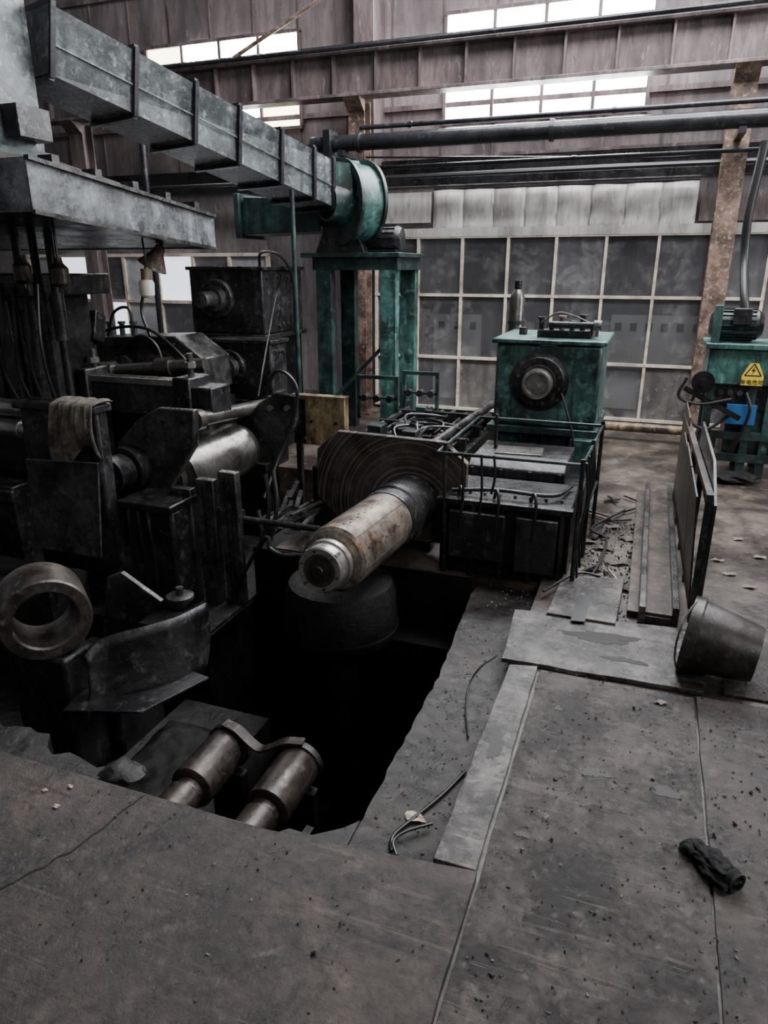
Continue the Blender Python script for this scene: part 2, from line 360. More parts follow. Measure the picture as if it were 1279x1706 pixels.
BY = 7.55
zt_ = (P(740,74,Y=BY).z+P(1270,22,Y=BY).z)/2; zb_ = (P(740,145,Y=BY).z+P(1270,98,Y=BY).z)/2
xl, xr = -9.5, 3.5
root = thing('crane_runway_beam', 'long mauve riveted crane runway girder crossing in front of the bright high windows', 'steel beam', (xl, BY, zb_))
MB().box(xl, xr, BY, BY+.03, zb_, zt_).build('web', m_beam, root)
boxes('flange', m_beam, root, [(xl, xr, BY-.09, BY+.12, zb_-.03, zb_), (xl, xr, BY-.09, BY+.12, zt_, zt_+.03)], .004)
f = MB(); x = xl+.2
while x < xr:
    f.box(x, x+.02, BY-.06, BY, zb_, zt_); x += .46
f.build('stiffeners', m_beam, root)
MB().box(xl, xr, BY-.02, BY+.05, zt_+.03, zt_+.10).build('rail', m_darkpipe, root)
MB().tube([(xl, BY-.13, zt_+.05), (-3, BY-.13, zt_+.04), (xr, BY-.13, zt_+.06)], .022).build('conduit', m_darkpipe, root)

ZP = (P(620, 236, Y=7.3).z+P(1260, 196, Y=7.3).z)/2
def column(u_top, v_top, u_bot, v_bot, Y, w, label, ztop=None, m=m_col, arm=True):
    x = (P(u_top, v_top, Y=Y).x+P(u_bot, v_bot, Y=Y).x)/2
    zt = P(u_top, v_top, Y=Y).z if ztop is None else ztop
    root = thing('building_column', label, 'column', (x, Y, 0))
    MB().box(x-.012, x+.012, Y+.01, Y+.17, -.05, zt).build('web', m, root)
    boxes('flange', m, root, [(x-w/2, x+w/2, Y, Y+.015, -.05, zt), (x-w/2, x+w/2, Y+.17, Y+.185, -.05, zt)], .003)
    MB().prism([(x-w/2, Y, zt), (x-w/2, Y, zt-.12), (x-w/2, Y-.16, zt)], (w, 0, 0)).build('bracket', m, root)
    MB().box(x-w*.8, x+w*.8, Y-.06, Y+.24, -.06, -.01).build('base_plate', m, root)
    if arm: MB().box(x-.03, x+.03, 7.18, Y, ZP-.125, ZP-.075).build('pipe_bracket', m_darkpipe, root)
    return x
column(1245, 105, 1190, 500, 7.62, .2, 'rust-stained steel column rising behind the right green machine', zb_-.03)
column(600, 155, 592, 600, 7.62, .18, 'rusty steel column beside the green fan stand', zb_-.03)
column(150, 300, 150, 520, 7.62, .2, 'shadowed steel column at the far left behind the hood', zb_-.03, m_beam, False)
xc = P(608, 30, Y=7.9).x
MB().box(xc-.11, xc+.11, 7.85, 8.2, zb_-.6, 7.3).build('upper_column', m_beam, label='mauve upper column standing behind the runway girder between the two high windows', cat='column', bevel=.004)

def pipe(name, z, Y, r, m, label, xl=-6, xr=3.5):
    root = thing(name, label, 'pipe', (xl, Y, z))
    MB().cyl((xl, Y, z), (xr, Y, z), r, seg=20).build('pipe_run', m, root)
    x = xl+.5
    while x < xr:
        MB().lathe((x, Y, z), (1,0,0), [(0, r*.98), (0, r*1.25), (.04, r*1.25), (.04, r*.98)], 20).build('collar', m, root); x += 1.9
pipe('overhead_pipe', ZP, 7.3, .075, m_darkpipe, 'thick dark overhead pipe running right from the green fan across the columns', xl=P(520,235,Y=7.3).x)
pipe('conduit_pipe', ZP+.13, 7.3, .022, m_darkpipe, 'thin conduit lying just above the thick dark overhead pipe', xl=P(600,215,Y=7.3).x)
pipe('conduit_pipe', ZP-.22, 7.45, .02, m_darkpipe, 'thin conduit running just under the thick dark overhead pipe', xl=P(560,255,Y=7.45).x)
a, b = P(610, 300, Y=7.75), P(1180, 284, Y=7.75); z = (a.z+b.z)/2
root = thing('cable_tray', 'black cable tray running along the wall under the thick overhead pipe', 'cable tray', (-2,7.7,z))
MB().box(-9, 3.5, 7.83, 7.95, z-.045, z+.03).build('tray', m_black, root, bevel=.004)
MB().tube([(-9,7.86,z+.05),(-4,7.87,z+.04),(0,7.86,z+.055),(3.5,7.87,z+.04)], .03).build('cables', m_rub, root)
MB().tube([P(1225,250,Y=7.55),P(1120,262,Y=7.5),P(980,262,Y=7.5),P(800,262,Y=7.5),P(610,262,Y=7.55)], .010).build('sagging_cable', m_rub, label='thin sagging cable strung between the two rusty columns below the overhead pipe', cat='cable')
root = thing('gas_pipe', 'dull yellow pipe low along the foot of the glazed partition', 'pipe', (0,7.2,0))
a = P(1000, 716, Y=7.2); MB().cyl((a.x-.3, 7.2, .12), (a.x+1.3, 7.2, .12), .045).build('pipe_run', m_yel, root)
boxes('pipe_support', m_dark, root, [(a.x-.1,a.x-.05,7.15,7.25,-.012,.09),(a.x+1.0,a.x+1.05,7.15,7.25,-.012,.09)])
for (u0, v0, u1, v1, lb) in ((722, 524, 800, 590, 'pale control cabinet dimly seen behind the glass beside the fan stand'), (1015, 526, 1172, 592, 'wide pale control cabinet dimly seen behind the glass near the rusty column')):
    x0, x1, z0, z1 = rect(u0, v0, u1, v1, WY-.06)
    r_ = thing('control_cabinet', lb, 'control cabinet', ((x0+x1)/2, WY-.05, -.05))
    MB().box(x0, x1, WY-.05, WY-.001, .125, z1).build('cabinet_body', m_cab, r_)
    k = max(2, int((x1-x0)/.14))
    for q in range(k):
        xx = x0+(x1-x0)*(q+.5)/k
        MB().box(xx-.035, xx+.035, WY-.056, WY-.05, z1-.16, z1-.08).build('gauge', m_signk, r_)

# ================================================================== FLOOR PLATES
def rough_edge(pts, amp, step=.09, seed=1):
    rnd = random.Random(seed); out = []
    n = len(pts)
    for i in range(n):
        a, b = V((*pts[i],0)), V((*pts[(i+1)%n],0)); out.append((a.x,a.y))
        L = (b-a).length; k = int(L/step); nn = V((-(b-a).y,(b-a).x,0)).normalized()
        for j in range(1,k):
            p = a.lerp(b, j/k)+nn*rnd.uniform(-amp,amp); out.append((p.x,p.y))
    return out
def plate(name, pts, z0, z1, m, label, bevel=.002, amp=.002, seed=1):
    return MB().prism([V((x, y, z0)) for x, y in rough_edge(pts, amp, seed=seed)], (0, 0, z1-z0)).build(name, m, label=label, cat='floor plate', bevel=bevel)
pl = plate('floor_plate', [(-4.2,-1.5),(-.287,-1.5),(-.280,1.51),(-.9,1.445),(-1.94,1.44),(-4.2,1.43)], -.012, .018, m_plate, 'largest brown scuffed steel floor plate in the near left foreground edging the pit', seed=2, amp=.003, bevel=.003)
random.seed(8)
cp = spline([P(u, v, Z=.019) for u, v in ((240,1325),(222,1338),(205,1350),(190,1362),(172,1380),(150,1394),(120,1418),(95,1428),(75,1444),(52,1452),(30,1466),(-10,1486))], 3)
f = MB()
for a, b in zip(cp, cp[1:]): f.beam(a+V((0,random.uniform(-.002,.002),0)), b+V((0,random.uniform(-.002,.002),0)), random.uniform(.003,.008), .002)
f.build('crack', m_signk, pl)
plate('floor_plate', [(-.272,-1.5),(.325,-1.5),(.325,2.64),(-.272,2.64)], -.012, .004, m_plate2, 'long worn steel floor plate in the middle right carrying the dark oil patches', seed=3)
plate('floor_plate', [(.333,-1.5),(1.9,-1.5),(1.9,2.70),(.333,2.66)], -.012, .002, m_plate, 'wide brown floor plate on the far right under the black glove', seed=4)
plate('floor_plate', [(-.47,3.14),(-.44,2.66),(.36,2.68),(.42,3.22)], -.008, .012, m_strip, 'pale loose floor plate behind the others at the pit corner, nearest the fence', amp=.005, seed=5)
plate('floor_strip', [(-.41,1.52),(-.285,1.52),(-.285,2.655),(-.40,2.63)], -.012, .008, m_strip, 'narrow pale steel strip plate running along the pit cable trough', amp=.003, seed=6)
plate('floor_plate', [(.44,2.72),(1.5,2.75),(1.5,3.3),(.46,3.22)], -.012, .0, m_plate, 'dark floor plate under the tipped bucket', seed=7)
f = MB()
c = [P(u, v, Z=.02) for u, v in ((910,1022),(938,958),(1040,965),(1025,1040))]
f.hexa([V((p.x,p.y,-.01)) for p in (c[0],c[3],c[2],c[1])]+[V((p.x,p.y,.025)) for p in (c[0],c[3],c[2],c[1])])
r_ = f.build('slotted_plate', m_strip, label='small grey slotted steel plate on the dirty floor beside the machine foot', cat='steel plate', bevel=.003)
p = [P(u, v, Z=.026) for u, v in ((950,1034),(962,992),(984,993),(974,1036))]
MB().prism([V((q.x,q.y,.024)) for q in p], (0,0,.003)).build('slot', m_signk, r_)

random.seed(11)
f = MB()
for i in range(2200):
    if i < 1150: x, y = random.uniform(-.27,.9), random.uniform(.9,2.9)
    elif i < 1700: x, y = random.uniform(-.25,.08), random.uniform(3.15,4.7)
    elif i < 2050: x, y = random.uniform(-.66,-.42), random.uniform(1.5,3.4)
    else: x, y = random.uniform(-1.6,-.3), random.uniform(.9,1.43)
    z = -.1 if -.70 < x < -.41 and y > 1.5 else (.018 if i >= 2050 else .004)
    if y > 3.1: z = -.01
    s_ = random.uniform(.0015,.0045)*(1.9 if y > 3.1 else 1)
    if random.random() < .05: s_ *= 2
    f.obox((x,y,z+s_*.3),(s_*random.uniform(.8,2.6),s_,s_*.7),(random.random(),random.random(),random.random()*6))
f.build('floor_grit', m_chip, label='scattered metal chips and grit on the floor plates and pit ledge', cat='debris', kind='stuff')
random.seed(14)
for (u, v, rx, ry, zz, lb) in ((990,1288,.045,.022,.0045,'oil patch in the middle of the long worn plate'),(1110,1320,.05,.022,.0045,'oil patch on the worn plate near its right seam'),(825,1240,.028,.07,.0085,'oil patch on the narrow strip plate by the pit'),(1000,1062,.16,.045,.0125,'long oil patch across the pale loose plate'),(1040,1100,.08,.022,.0125,'oil patch at the front edge of the pale loose plate'),(870,1390,.02,.014,.0045,'small oil spot beside the near end of the strip plate'),(930,1180,.018,.012,.0045,'small round oil spot near the far end of the worn plate')):
    c = P(u, v, Z=zz); n = 90; ph = random.random()*6
    pts = []
    for k in range(n):
        t = 2*math.pi*k/n; rr = 1+.22*math.sin(2*t+ph)+.16*math.sin(3*t+ph*2)+.1*math.sin(5*t+ph*3)+.07*math.sin(11*t+ph)+.05*math.sin(17*t)+.04*math.sin(29*t)
        pts.append(V((c.x+rx*rr*math.cos(t), c.y+ry*rr*math.sin(t), zz)))
    MB().prism(pts, (0,0,.0008)).build('oil_patch', m_oil, label='dark '+lb, cat='oil stain')

def leaf(u, v, z, s, m, name, label, cat, group=None):
    c = P(u, v, Z=z); f = MB(); a = random.random()*6
    n = 9; vs = []
    for k in range(n):
        t = 2*math.pi*k/n; r = s*(1+random.uniform(-.35,.3))
        vs.append(f.bm.verts.new((c.x+math.cos(t+a)*r*1.3, c.y+math.sin(t+a)*r*.8, z+.004+abs(math.sin(t*1.5))*s*.35)))
    cc = f.bm.verts.new((c.x, c.y, z+.006+s*.1))
    for k in range(n): f.face([cc, vs[k], vs[(k+1)%n]])
    f.build(name, m, label=label, cat=cat, group=group, smooth=10)
leaf(690, 1364, -.1, .03, m_paper, 'paper_scrap', 'crumpled beige paper scrap on the pit ledge beside the strip plate', 'paper')
for u, v in ((75,1318),(95,1345),(118,1312)): leaf(u, v, .018, .009, m_leaf, 'dry_leaf', 'tiny dry leaf on the near left floor plate', 'leaf', 'tiny leaves on the near left plate')
leaf(1100,1172,.004,.02,m_scrap,'paper_scrap','flat torn scrap on the plate seam in front of the bucket','paper')
for u, v in ((1215,958),(1250,980),(1195,935),(1230,900),(1265,930)): leaf(u, v, -.012, .028, m_scrap, 'floor_scrap', 'pale torn scrap on the floor outside the fence', 'scrap', 'pale scraps beyond the fence')
for u, v in ((1005,915),(990,950),(1020,880),(1050,985),(985,905),(1030,940),(1045,900)): leaf(u, v, -.012, .045, m_cloth, 'rag_scrap', 'flat dirty rag scrap on the floor between machine and fence', 'rag', 'dirty rag scraps beside the machine')
random.seed(31)
for k in range(14):
    x=random.uniform(-.2,.02); y=random.uniform(3.4,5.2); an=random.uniform(0,3.1); l=random.uniform(.05,.12)
    MB().beam((x-l*math.cos(an),y-l*math.sin(an),-.004+.001*k),(x+l*math.cos(an),y+l*math.sin(an),.002+.001*k),random.uniform(.012,.03),.008).build('scrap_strip', random.choice((m_dark,m_col,m_black)), label='short dirty scrap strip lying on the littered floor between machine and channel', cat='scrap', group='scrap strips between machine and channel')

f = MB(); c = P(182,1290,Z=0)
bmesh.ops.create_icosphere(f.bm, subdivisions=3, radius=1)
for v in f.bm.verts:
    k = 1+.35*noise.noise(v.co*1.7+V((3,1,4))); v.co = V((v.co.x*.075*k, v.co.y*.06*k, v.co.z*.03*k))+V((c.x, c.y+.06, -.04))
f.build('rubble_lump', m_lip, label='broken oily concrete lump at the left edge of the pit', cat='rubble', smooth=25)

MB().tube([P(828,1092,Z=.02), P(800,1112,Z=-.02), P(782,1140,Z=-.08), P(776,1180,Z=-.09), P(780,1228,Z=-.09)], .004).build('ledge_cable', m_rub, label='thin black cable curling down from the pale plate onto the pit ledge', cat='cable')
MB().tube([P(775,1285,Z=-.09), P(735,1325,Z=-.09), P(690,1362,Z=-.09), P(655,1392,Z=-.09),P(652,1418,Z=-.09)], .006).build('trough_cable', m_rub, label='black cable lying along the pit ledge toward the paper scrap', cat='cable')
MB().tube([P(720,1372,Z=-.08), P(676,1385,Z=-.08), P(655,1402,Z=-.085),P(660,1425,Z=-.085)], .005).build('trough_cable', m_rub, label='short hooked black cable end just below the paper scrap', cat='cable')
def bucket():
    b0 = P(1148,1055,Z=.165); d = (_r*.86 - _d*.50 + V((0,0,-.10))).normalized()
    root = thing('bucket', 'dented dark metal bucket lying tipped on the floor plates at the right', 'bucket', V((b0.x+.1,b0.y-.05,0)))
    L = .26
    f = MB(); f.lathe(b0, d, [(0,.146),(.0,.152),(.03,.152),(L-.02,.118),(L,.112),(L,.0)], 48)
    f.lathe(b0, d, [(0,.146),(L-.01,.108),(L-.01,0)], 48)
    f.build('shell', m_bucket, root)
    MB().lathe(b0, d, [(-.01,.146),(-.012,.160),(.028,.162),(.035,.153)], 48).build('rim', m_bucket, root)
    a = _z; f = MB(); s1 = d.cross(a).normalized()
    pts = [b0+d*.02+a*.158]
    for k in range(1, 8):
        t = math.pi*k/8; pts.append(b0+d*(.02-.05*math.sin(t))+a*.163*math.cos(t)+s1*.163*math.sin(t))
    pts.append(b0+d*.02-a*.150)
    f.tube(pts, .004); f.build('handle', m_mid, root)
bucket()
def glove():
    a, b = P(1152,1412,Z=.02), P(1208,1460,Z=.02); ax = (b-a).normalized(); sd = V((-ax.y, ax.x, 0))
    root = thing('work_glove', 'crumpled black cloth work glove lying on the right floor plate', 'glove', V((a.x,a.y,0)))
    f = MB(); bmesh.ops.create_icosphere(f.bm, subdivisions=5, radius=1)
    c = (a+b)/2+ax*.01
    for v in f.bm.verts:
        k = 1+.38*noise.noise(v.co*2.0+V((1,7,2)))+.16*noise.noise(v.co*5)+.05*noise.noise(v.co*12)
        q = v.co*k; v.co = V((c.x,c.y,.026))+ax*q.x*.078+sd*q.y*(.038+.016*q.x)+V((0,0,q.z*.028))
    f.build('palm', m_glove, root, smooth=70)
    for k, (o_, l) in enumerate(((-.02,.035),(-.006,.046),(.008,.044),(.021,.03))):
        f = MB(); s0 = c-ax*.045+sd*o_; f.tube([V((s0.x,s0.y,.024)), V((s0.x,s0.y,.03))-ax*l*.6+sd*o_*.05, V((s0.x,s0.y,.012))-ax*l*.9-sd*.008], .0125, 10); f.build('finger', m_glove, root, smooth=60)
    f = MB(); s0 = c+sd*.03; f.tube([V((s0.x,s0.y,.022)), V((s0.x,s0.y,.028))+sd*.012-ax*.012, V((s0.x,s0.y,.012))+sd*.018-ax*.032], .0115, 10); f.build('thumb', m_glove, root, smooth=60)
    f = MB(); s0 = c+ax*.055; f.lathe(V((s0.x,s0.y,.026)), ax, [(0,.026),(.01,.031),(.02,.026),(.03,.031),(.03,.024),(.0,.02)], 20); f.build('cuff', m_glove, root)
glove()

# ================================================================== MANDREL
MF = V((-1.235,2.54,.350)); MK = V((-1.235,3.9,.262)); MD = (MK-MF).normalized()
root = thing('reel_mandrel', 'spotted rusty steel reel mandrel jutting out over the open pit', 'mandrel', V((-1.23,3.9,-.06)))
MB().lathe(MF, MD, [(0,.0),(0,.100),(.008,.106),(.07,.106),(.072,.116),(.105,.116),(.108,.106),(.125,.10),(.17,.10),(.17,0)], 56).build('end_cap', m_steel, root)
MB().lathe(MF, -MD, [(0,0),(0,.075),(.006,.075),(.006,.05),(.014,.05),(.016,.028),(.028,.026),(.028,.012),(.02,.012),(.02,0)], 40).build('hub', m_ring, root)
bolts(MF, -MD, .088, 6, .006, .006, m_dark, root, name='cap_bolt')
upv = V((0,0,1)); upv = (upv-MD*upv.dot(MD)).normalized(); sdv = MD.cross(upv).normalized()
for k in range(4):
    an = R(45+90*k); n_ = upv*math.cos(an)+sdv*math.sin(an)
    MB().obox(MF+MD*.03+n_*.104, (.05,.016,.008), Matrix((MD, n_.cross(MD), n_)).transposed()).build('jaw_key', m_dark, root)
MB().lathe(MF, MD, [(.15,0),(.15,.140),(.162,.156),(.82,.160),(.82,0)], 64).build('drum', m_drum, root)
for ang0 in (-48,10,70):
    for k in range(13):
        ang = R(ang0+(2.5 if k % 2 else -2.5)); n_ = upv*math.cos(ang)+sdv*math.sin(ang)
        q = MF+MD*(.22+k*.045)+n_*.1575
        MB().obox(q, (.018,.007,.003), Matrix((MD, n_.cross(MD), n_)).transposed()).build('slot', m_signk, root)
for ang0 in (-20,42,100):
    ang=R(ang0); n_ = upv*math.cos(ang)+sdv*math.sin(ang)
    MB().beam(MF+MD*.17+n_*.1575, MF+MD*.8+n_*.1605, .003, .002, up=n_).build('segment_joint', m_signk, root)
MB().lathe(MF, MD, [(.82,.0),(.82,.165),(.85,.168),(.92,.168),(.93,.180),(1.0,.182),(1.0,.17),(1.3,.17),(1.3,0)], 48).build('collar', m_dark, root)
m_rings = ring_mat('machined_ring_plate', -1.24, .22)
pp = [(-1.85,.54),(-1.71,.662),(-1.04,.648),(-.90,.53),(-.905,.17),(-1.05,.02),(-1.62,0.0),(-1.86,.25)]
root = thing('pusher_plate', 'large dark octagonal plate with machined rings behind the mandrel', 'machine plate', (-1.3,3.9,0))
MB().prism([V((x,3.83,z)) for x, z in pp], (0,.05,0)).build('plate', m_rings, root, bevel=.003)
MB().box(-1.75,-1.12,3.88,3.95,-.06,.1).build('foot', m_black, root)
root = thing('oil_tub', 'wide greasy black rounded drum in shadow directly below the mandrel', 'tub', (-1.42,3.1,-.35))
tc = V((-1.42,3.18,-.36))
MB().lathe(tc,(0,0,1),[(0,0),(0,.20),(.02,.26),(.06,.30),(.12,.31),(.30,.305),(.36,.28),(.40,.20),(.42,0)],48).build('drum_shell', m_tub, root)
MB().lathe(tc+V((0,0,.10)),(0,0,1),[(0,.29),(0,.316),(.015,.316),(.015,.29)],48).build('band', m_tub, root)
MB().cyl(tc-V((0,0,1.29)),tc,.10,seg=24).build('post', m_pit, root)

# ================================================================== CENTRE MACHINE
root = thing('reel_drive_housing', 'low black oil-soaked reel drive housing between the ringed plate and the green gearbox', 'machine housing', (-.7,4.2,-.06))
HX0, HX1 = -1.0, -.28
MB().box(HX0, HX1, 3.64, 4.12, -.06, .385).build('lower_body', m_black, root, bevel=.012)
MB().box(HX0+.1, HX1+.02, 4.12, 4.78, -.06, .36).build('rear_body', m_black, root, bevel=.012)
x0,x1,z0,z1 = rect(778,772,940,832,4.2)
MB().prism([V((x0,4.2,.36)),V((x0,4.2,z1-.04)),V((x0,4.26,z1)),V((x0,4.76,z1)),V((x0,4.76,.36))],(x1-x0,0,0)).build('upper_case', m_dark, root, bevel=.008)
for k in range(4):
    xx=x0+.02+k*(x1-x0-.06)/3; MB().box(xx,xx+.02,4.185,4.2,.37,z1-.045).build('case_rib', m_dark, root)
MB().obox(((x0+x1)/2-.03,4.5,z1+.006),(.30,.2,.012),(0,0,.08)).build('lid_plate', m_steel, root, bevel=.002)
for k in range(5):
    x = HX0+.03+k*.16; MB().box(x, x+.02, 3.60, 3.64, -.05, .36).build('rib', m_dark, root)
boxes('front_cover', m_dark, root, [(-.93,-.62,3.57,3.6,.06,.33),(-.56,-.34,3.57,3.6,.02,.33)], .005)
MB().box(HX0-.01,HX1+.01,3.6,3.66,.36,.39).build('front_lip', m_dark, root, bevel=.003)
for k in range(8): MB().cyl((HX0+.06+k*.085,3.75,.385),(HX0+.06+k*.085,3.75,.40),.010,seg=6).build('bolt', m_mid, root)
MB().tube([(-.95,3.7,.41),(-.7,3.72,.43),(-.4,3.75,.42),(-.32,4.0,.41)],.012).build('pipe', m_dark, root)
for k in range(3):
    MB().tube([(-.9+k*.2,3.66,.40),(-.88+k*.2,3.62,.46),(-.86+k*.2,3.58,.40),(-.87+k*.2,3.57,.2)],.009).build('hose', m_rub, root)

root = thing('handrail', 'low black pipe handrail with hanging hoses around the reel drive housing', 'handrail', (-.7,3.55,-.06))
zr = .66
A = V((-1.0,3.55,zr)); B = V((-.24,3.55,zr)); C_ = V((-.21,4.55,zr)); D = V((-1.0,4.55,zr))
MB().tube([A,B,C_,D,A], .010, sm=False).build('top_rail', m_green2, root)
for p, zb2 in ((B,-.06),(C_,-.012),(V((-.225,4.0,zr)),-.012),(V((-.985,3.66,zr)),.385),(V((-.88,4.55,zr)),.35)):
    MB().cyl((p.x,p.y,zb2),(p.x,p.y,zr+.03),.012,seg=10).build('post', m_dark, root)
MB().tube([V((-.24,3.55,.3)),V((-.21,4.55,.3))], .009, sm=False).build('mid_rail', m_dark, root)
random.seed(21)
for k in range(4):
    x = -.95+k*.09+random.uniform(-.02,.02); l=random.uniform(.2,.5); MB().tube([(x,3.545,zr+.01),(x+.012,3.535,zr-l*.5),(x+.02*random.uniform(-1,1),3.55,zr-l)], .007).build('hose', m_rub, root)
for k in range(4):
    y = 3.60+k*.15; MB().tube([(-.225,y,zr),(-.205,y+.01,.45),(-.235,y-.02,.25),(-.22,y,.02)], .007).build('hose', m_rub, root)

# ---- green gearbox
root = thing('green_gearbox', 'bright green gearbox with a round black output flange, oil-stained across its front', 'gearbox', (-.6,5.2,-.06))
x0, x1, z0, z1 = rect(824, 566, 998, 712, 4.95)
MB().box(x0, x1, 4.95, 5.7, z0, z1-.03).build('upper_case', m_green, root, bevel=.02)
MB().box(x0-.03, x1+.03, 4.92, 5.73, z1-.03, z1).build('top_cover', m_green, root, bevel=.008)
MB().box(x0-.04, x1+.02, 4.92, 5.75, z0-.05, z0).build('split_flange', m_green2, root, bevel=.006)
MB().box(x0+.02, x1-.01, 4.98, 5.7, -.06, z0-.05).build('lower_case', m_green2, root, bevel=.015)
c = P(898, 636, Y=4.95)
MB().lathe((c.x,4.95,c.z),(0,-1,0),[(0,0),(0,.20),(.015,.20),(.02,.175),(.03,.165),(.03,.12),(.06,.115),(.06,.0)],44).build('flange', m_dark, root)
bolts((c.x,4.92,c.z),(0,-1,0),.145,12,.011,.014,m_mid,root,name='flange_bolt')
MB().lathe((c.x,4.89,c.z),(0,-1,0),[(0,0),(0,.10),(.07,.10),(.075,.09),(.075,.078),(.03,.07),(.03,0)],36).build('output_shaft', m_steel, root)
for zz in (z0+.06, z1-.10):
    for xx in (x0+.06, x1-.06): MB().cyl((xx,4.935,zz),(xx,4.95,zz),.014,seg=6).build('case_bolt', m_green2, root)
for k in range(4): MB().box(x0+.2+k*.15,x0+.215+k*.15,4.95,4.985,-.06,z0-.05).build('rib', m_green2, root)
MB().box(x1-.15, x1+.02, 4.84, 4.95, -.012, z0-.05).build('support_leg', m_green, root, bevel=.006)
MB().box(x1-.17,x1+.04,4.82,4.97,-.02,.01).build('leg_foot', m_green2, root, bevel=.004)
for k in range(2): MB().cyl((x0+.12+k*.5,5.3,z1),(x0+.12+k*.5,5.3,z1+.05),.03,seg=14).build('filler_plug', m_dark, root)
vr = thing('valve_block', 'small dark valve block with copper fittings on top of the green gearbox', 'valve', (-.45,5.2,z1))
MB().box(-.74,-.38,5.12,5.24,z1,z1+.05).build('manifold', m_dark, vr, bevel=.004)
for k, (xx, h_) in enumerate(((-.72,.12),(-.65,.09),(-.58,.13),(-.51,.10),(-.44,.14),(-.37,.08))):
    f = MB(); f.cyl((xx,5.17,z1+.0),(xx,5.17,z1+h_),.018,seg=14); f.cyl((xx,5.17,z1+h_),(xx,5.17,z1+h_+.015),.028,seg=14); f.build('valve', (m_mid,m_dark,m_col)[k % 3], vr)
MB().cyl((-.66,5.1,z1+.09),(-.36,5.1,z1+.09),.022,seg=14).build('actuator', m_dark, vr)
MB().cyl((-.36,5.1,z1+.09),(-.31,5.1,z1+.09),.035,seg=14).build('actuator_head', m_mid, vr)
MB().tube([(-.72,5.14,z1+.1),(-.6,5.06,z1+.17),(-.5,5.1,z1+.15),(-.38,5.12,z1+.1)],.006).build('copper_tube', m_col, vr)
cx = P(861, 510, Y=6.0).x; zt1 = P(861, 487, Y=6.0).z
ar = thing('gas_accumulator', 'upright silver accumulator bottle behind the left corner of the green gearbox', 'gas bottle', (cx,6.0,-.06))
MB().lathe((cx,6.0,-.06),(0,0,1),[(0,0),(0,.062),(zt1+.01,.062),(zt1+.05,.05),(zt1+.09,.02),(zt1+.09,0)],28).build('bottle', m_oldsteel, ar)
MB().cyl((cx,6.0,zt1+.03),(cx,6.0,zt1+.09),.03,seg=16).build('valve_cap', m_dark, ar)
MB().lathe((cx,6.0,zt1-.25),(0,0,1),[(0,.06),(0,.069),(.03,.069),(.03,.06)],28).build('strap', m_dark, ar)
MB().tube([P(935,655,Y=4.9),P(948,700,Y=4.85),P(955,745,Y=4.83),P(948,800,Y=4.8)], .008).build('gearbox_hose', m_rub, label='black hose hanging down the front of the green gearbox from its flange', cat='hose')

# ---- pipes behind ringed plate
random.seed(5)
root = thing('hydraulic_pipe_bank', 'bank of dark hydraulic pipes and hoses running back from the ringed plate', 'pipes', (-1.6,5,.0))
MB().box(-2.0,-1.12,4.05,5.9,-.06,.36).build('bed', m_black, root, bevel=.01)
for k in range(8):
    x = -1.95+k*.105; z = .40+random.uniform(-.01,.02)
    MB().tube([(x,4.1,z),(x,4.6,z),(x+random.uniform(-.02,.02),5.2,z),(x,5.95,z)], random.choice((.016,.02,.026))).build('pipe', random.choice((m_dark,m_black,m_dark,m_mid)), root)
for k in range(4): MB().box(-1.97,-1.15,4.35+k*.45,4.40+k*.45,.36,.44).build('clamp', m_dark, root)
MB().cyl((-1.3,4.3,.47),(-1.14,5.8,.54),.032).build('ram_tube', m_mid, root)
for k in range(10):
    x=random.uniform(-1.95,-1.3); y=random.uniform(4.3,5.6); s_=random.uniform(.05,.11); MB().box(x,x+s_,y,y+s_*1.3,.40,.42+s_).build('valve_body', random.choice((m_dark,m_black,m_green2)), root, bevel=.005)
for k in range(7):
    x=random.uniform(-1.9,-1.25); y=random.uniform(4.2,5.2); MB().tube([(x,y,.42),(x+random.uniform(-.1,.1),y+.12,.50+random.uniform(0,.06)),(x+random.uniform(-.2,.2),y+.3,.50),(x+random.uniform(-.2,.2),y+.45,.42)], .011).build('hose', m_rub, root)
for (u0,v0,u1,v1,Y,lb) in ((597,632,660,700,5.6,'left'),(672,625,727,700,6.0,'right')):
    x0,x1,z0,z1 = rect(u0,v0,u1,v1,Y)
    zf = .36 if Y<5.9 else -.06
    r_ = thing('pipe_stand', 'small green angle-iron frame over the pipe bank, %s one of the two' % lb, 'frame', ((x0+x1)/2,Y,zf))
    for xx in (x0,x1): MB().box(xx-.015,xx+.015,Y,Y+.03,zf,z1).build('post', m_green2, r_)
    boxes('crossbar', m_green2, r_, [(x0-.015,x1+.015,Y,Y+.03,z1-.0,z1+.03),(x0,x1,Y,Y+.025,z1-.17,z1-.15)])
    for k in range(3):
        xx = x0+(x1-x0)*(k+.5)/3; MB().cyl((xx,Y-.03,z1-.16),(xx,Y+.05,z1-.16),.03,seg=14).build('valve', m_dark, r_)

x0,x1,z0,z1 = rect(486,662,574,742,4.78)
root = thing('junction_box', 'long yellow-beige rust-streaked box behind the left of the ringed plate', 'junction box', (x0,4.78,-.4))
MB().box(x0,x1,4.78,4.86,z0,z1).build('box_body', m_yel, root, bevel=.004)
MB().box(x0-.005,x1+.005,4.775,4.865,z1,z1+.010).build('lid', m_yel, root)
for xx in (x0+.04,x1-.04): MB().box(xx-.02,xx+.02,4.80,4.84,-.4,z0).build('leg', m_dark, root)
for xx in (x0+.17,x1-.07): MB().cyl((xx,4.765,(z0+z1)/2),(xx,4.78,(z0+z1)/2),.012,seg=12).build('knob', m_dark, root)
MB().box(x0+.02,x0+.12,4.774,4.78,z0+.01,z1-.02).build('side_cover', m_dark, root)

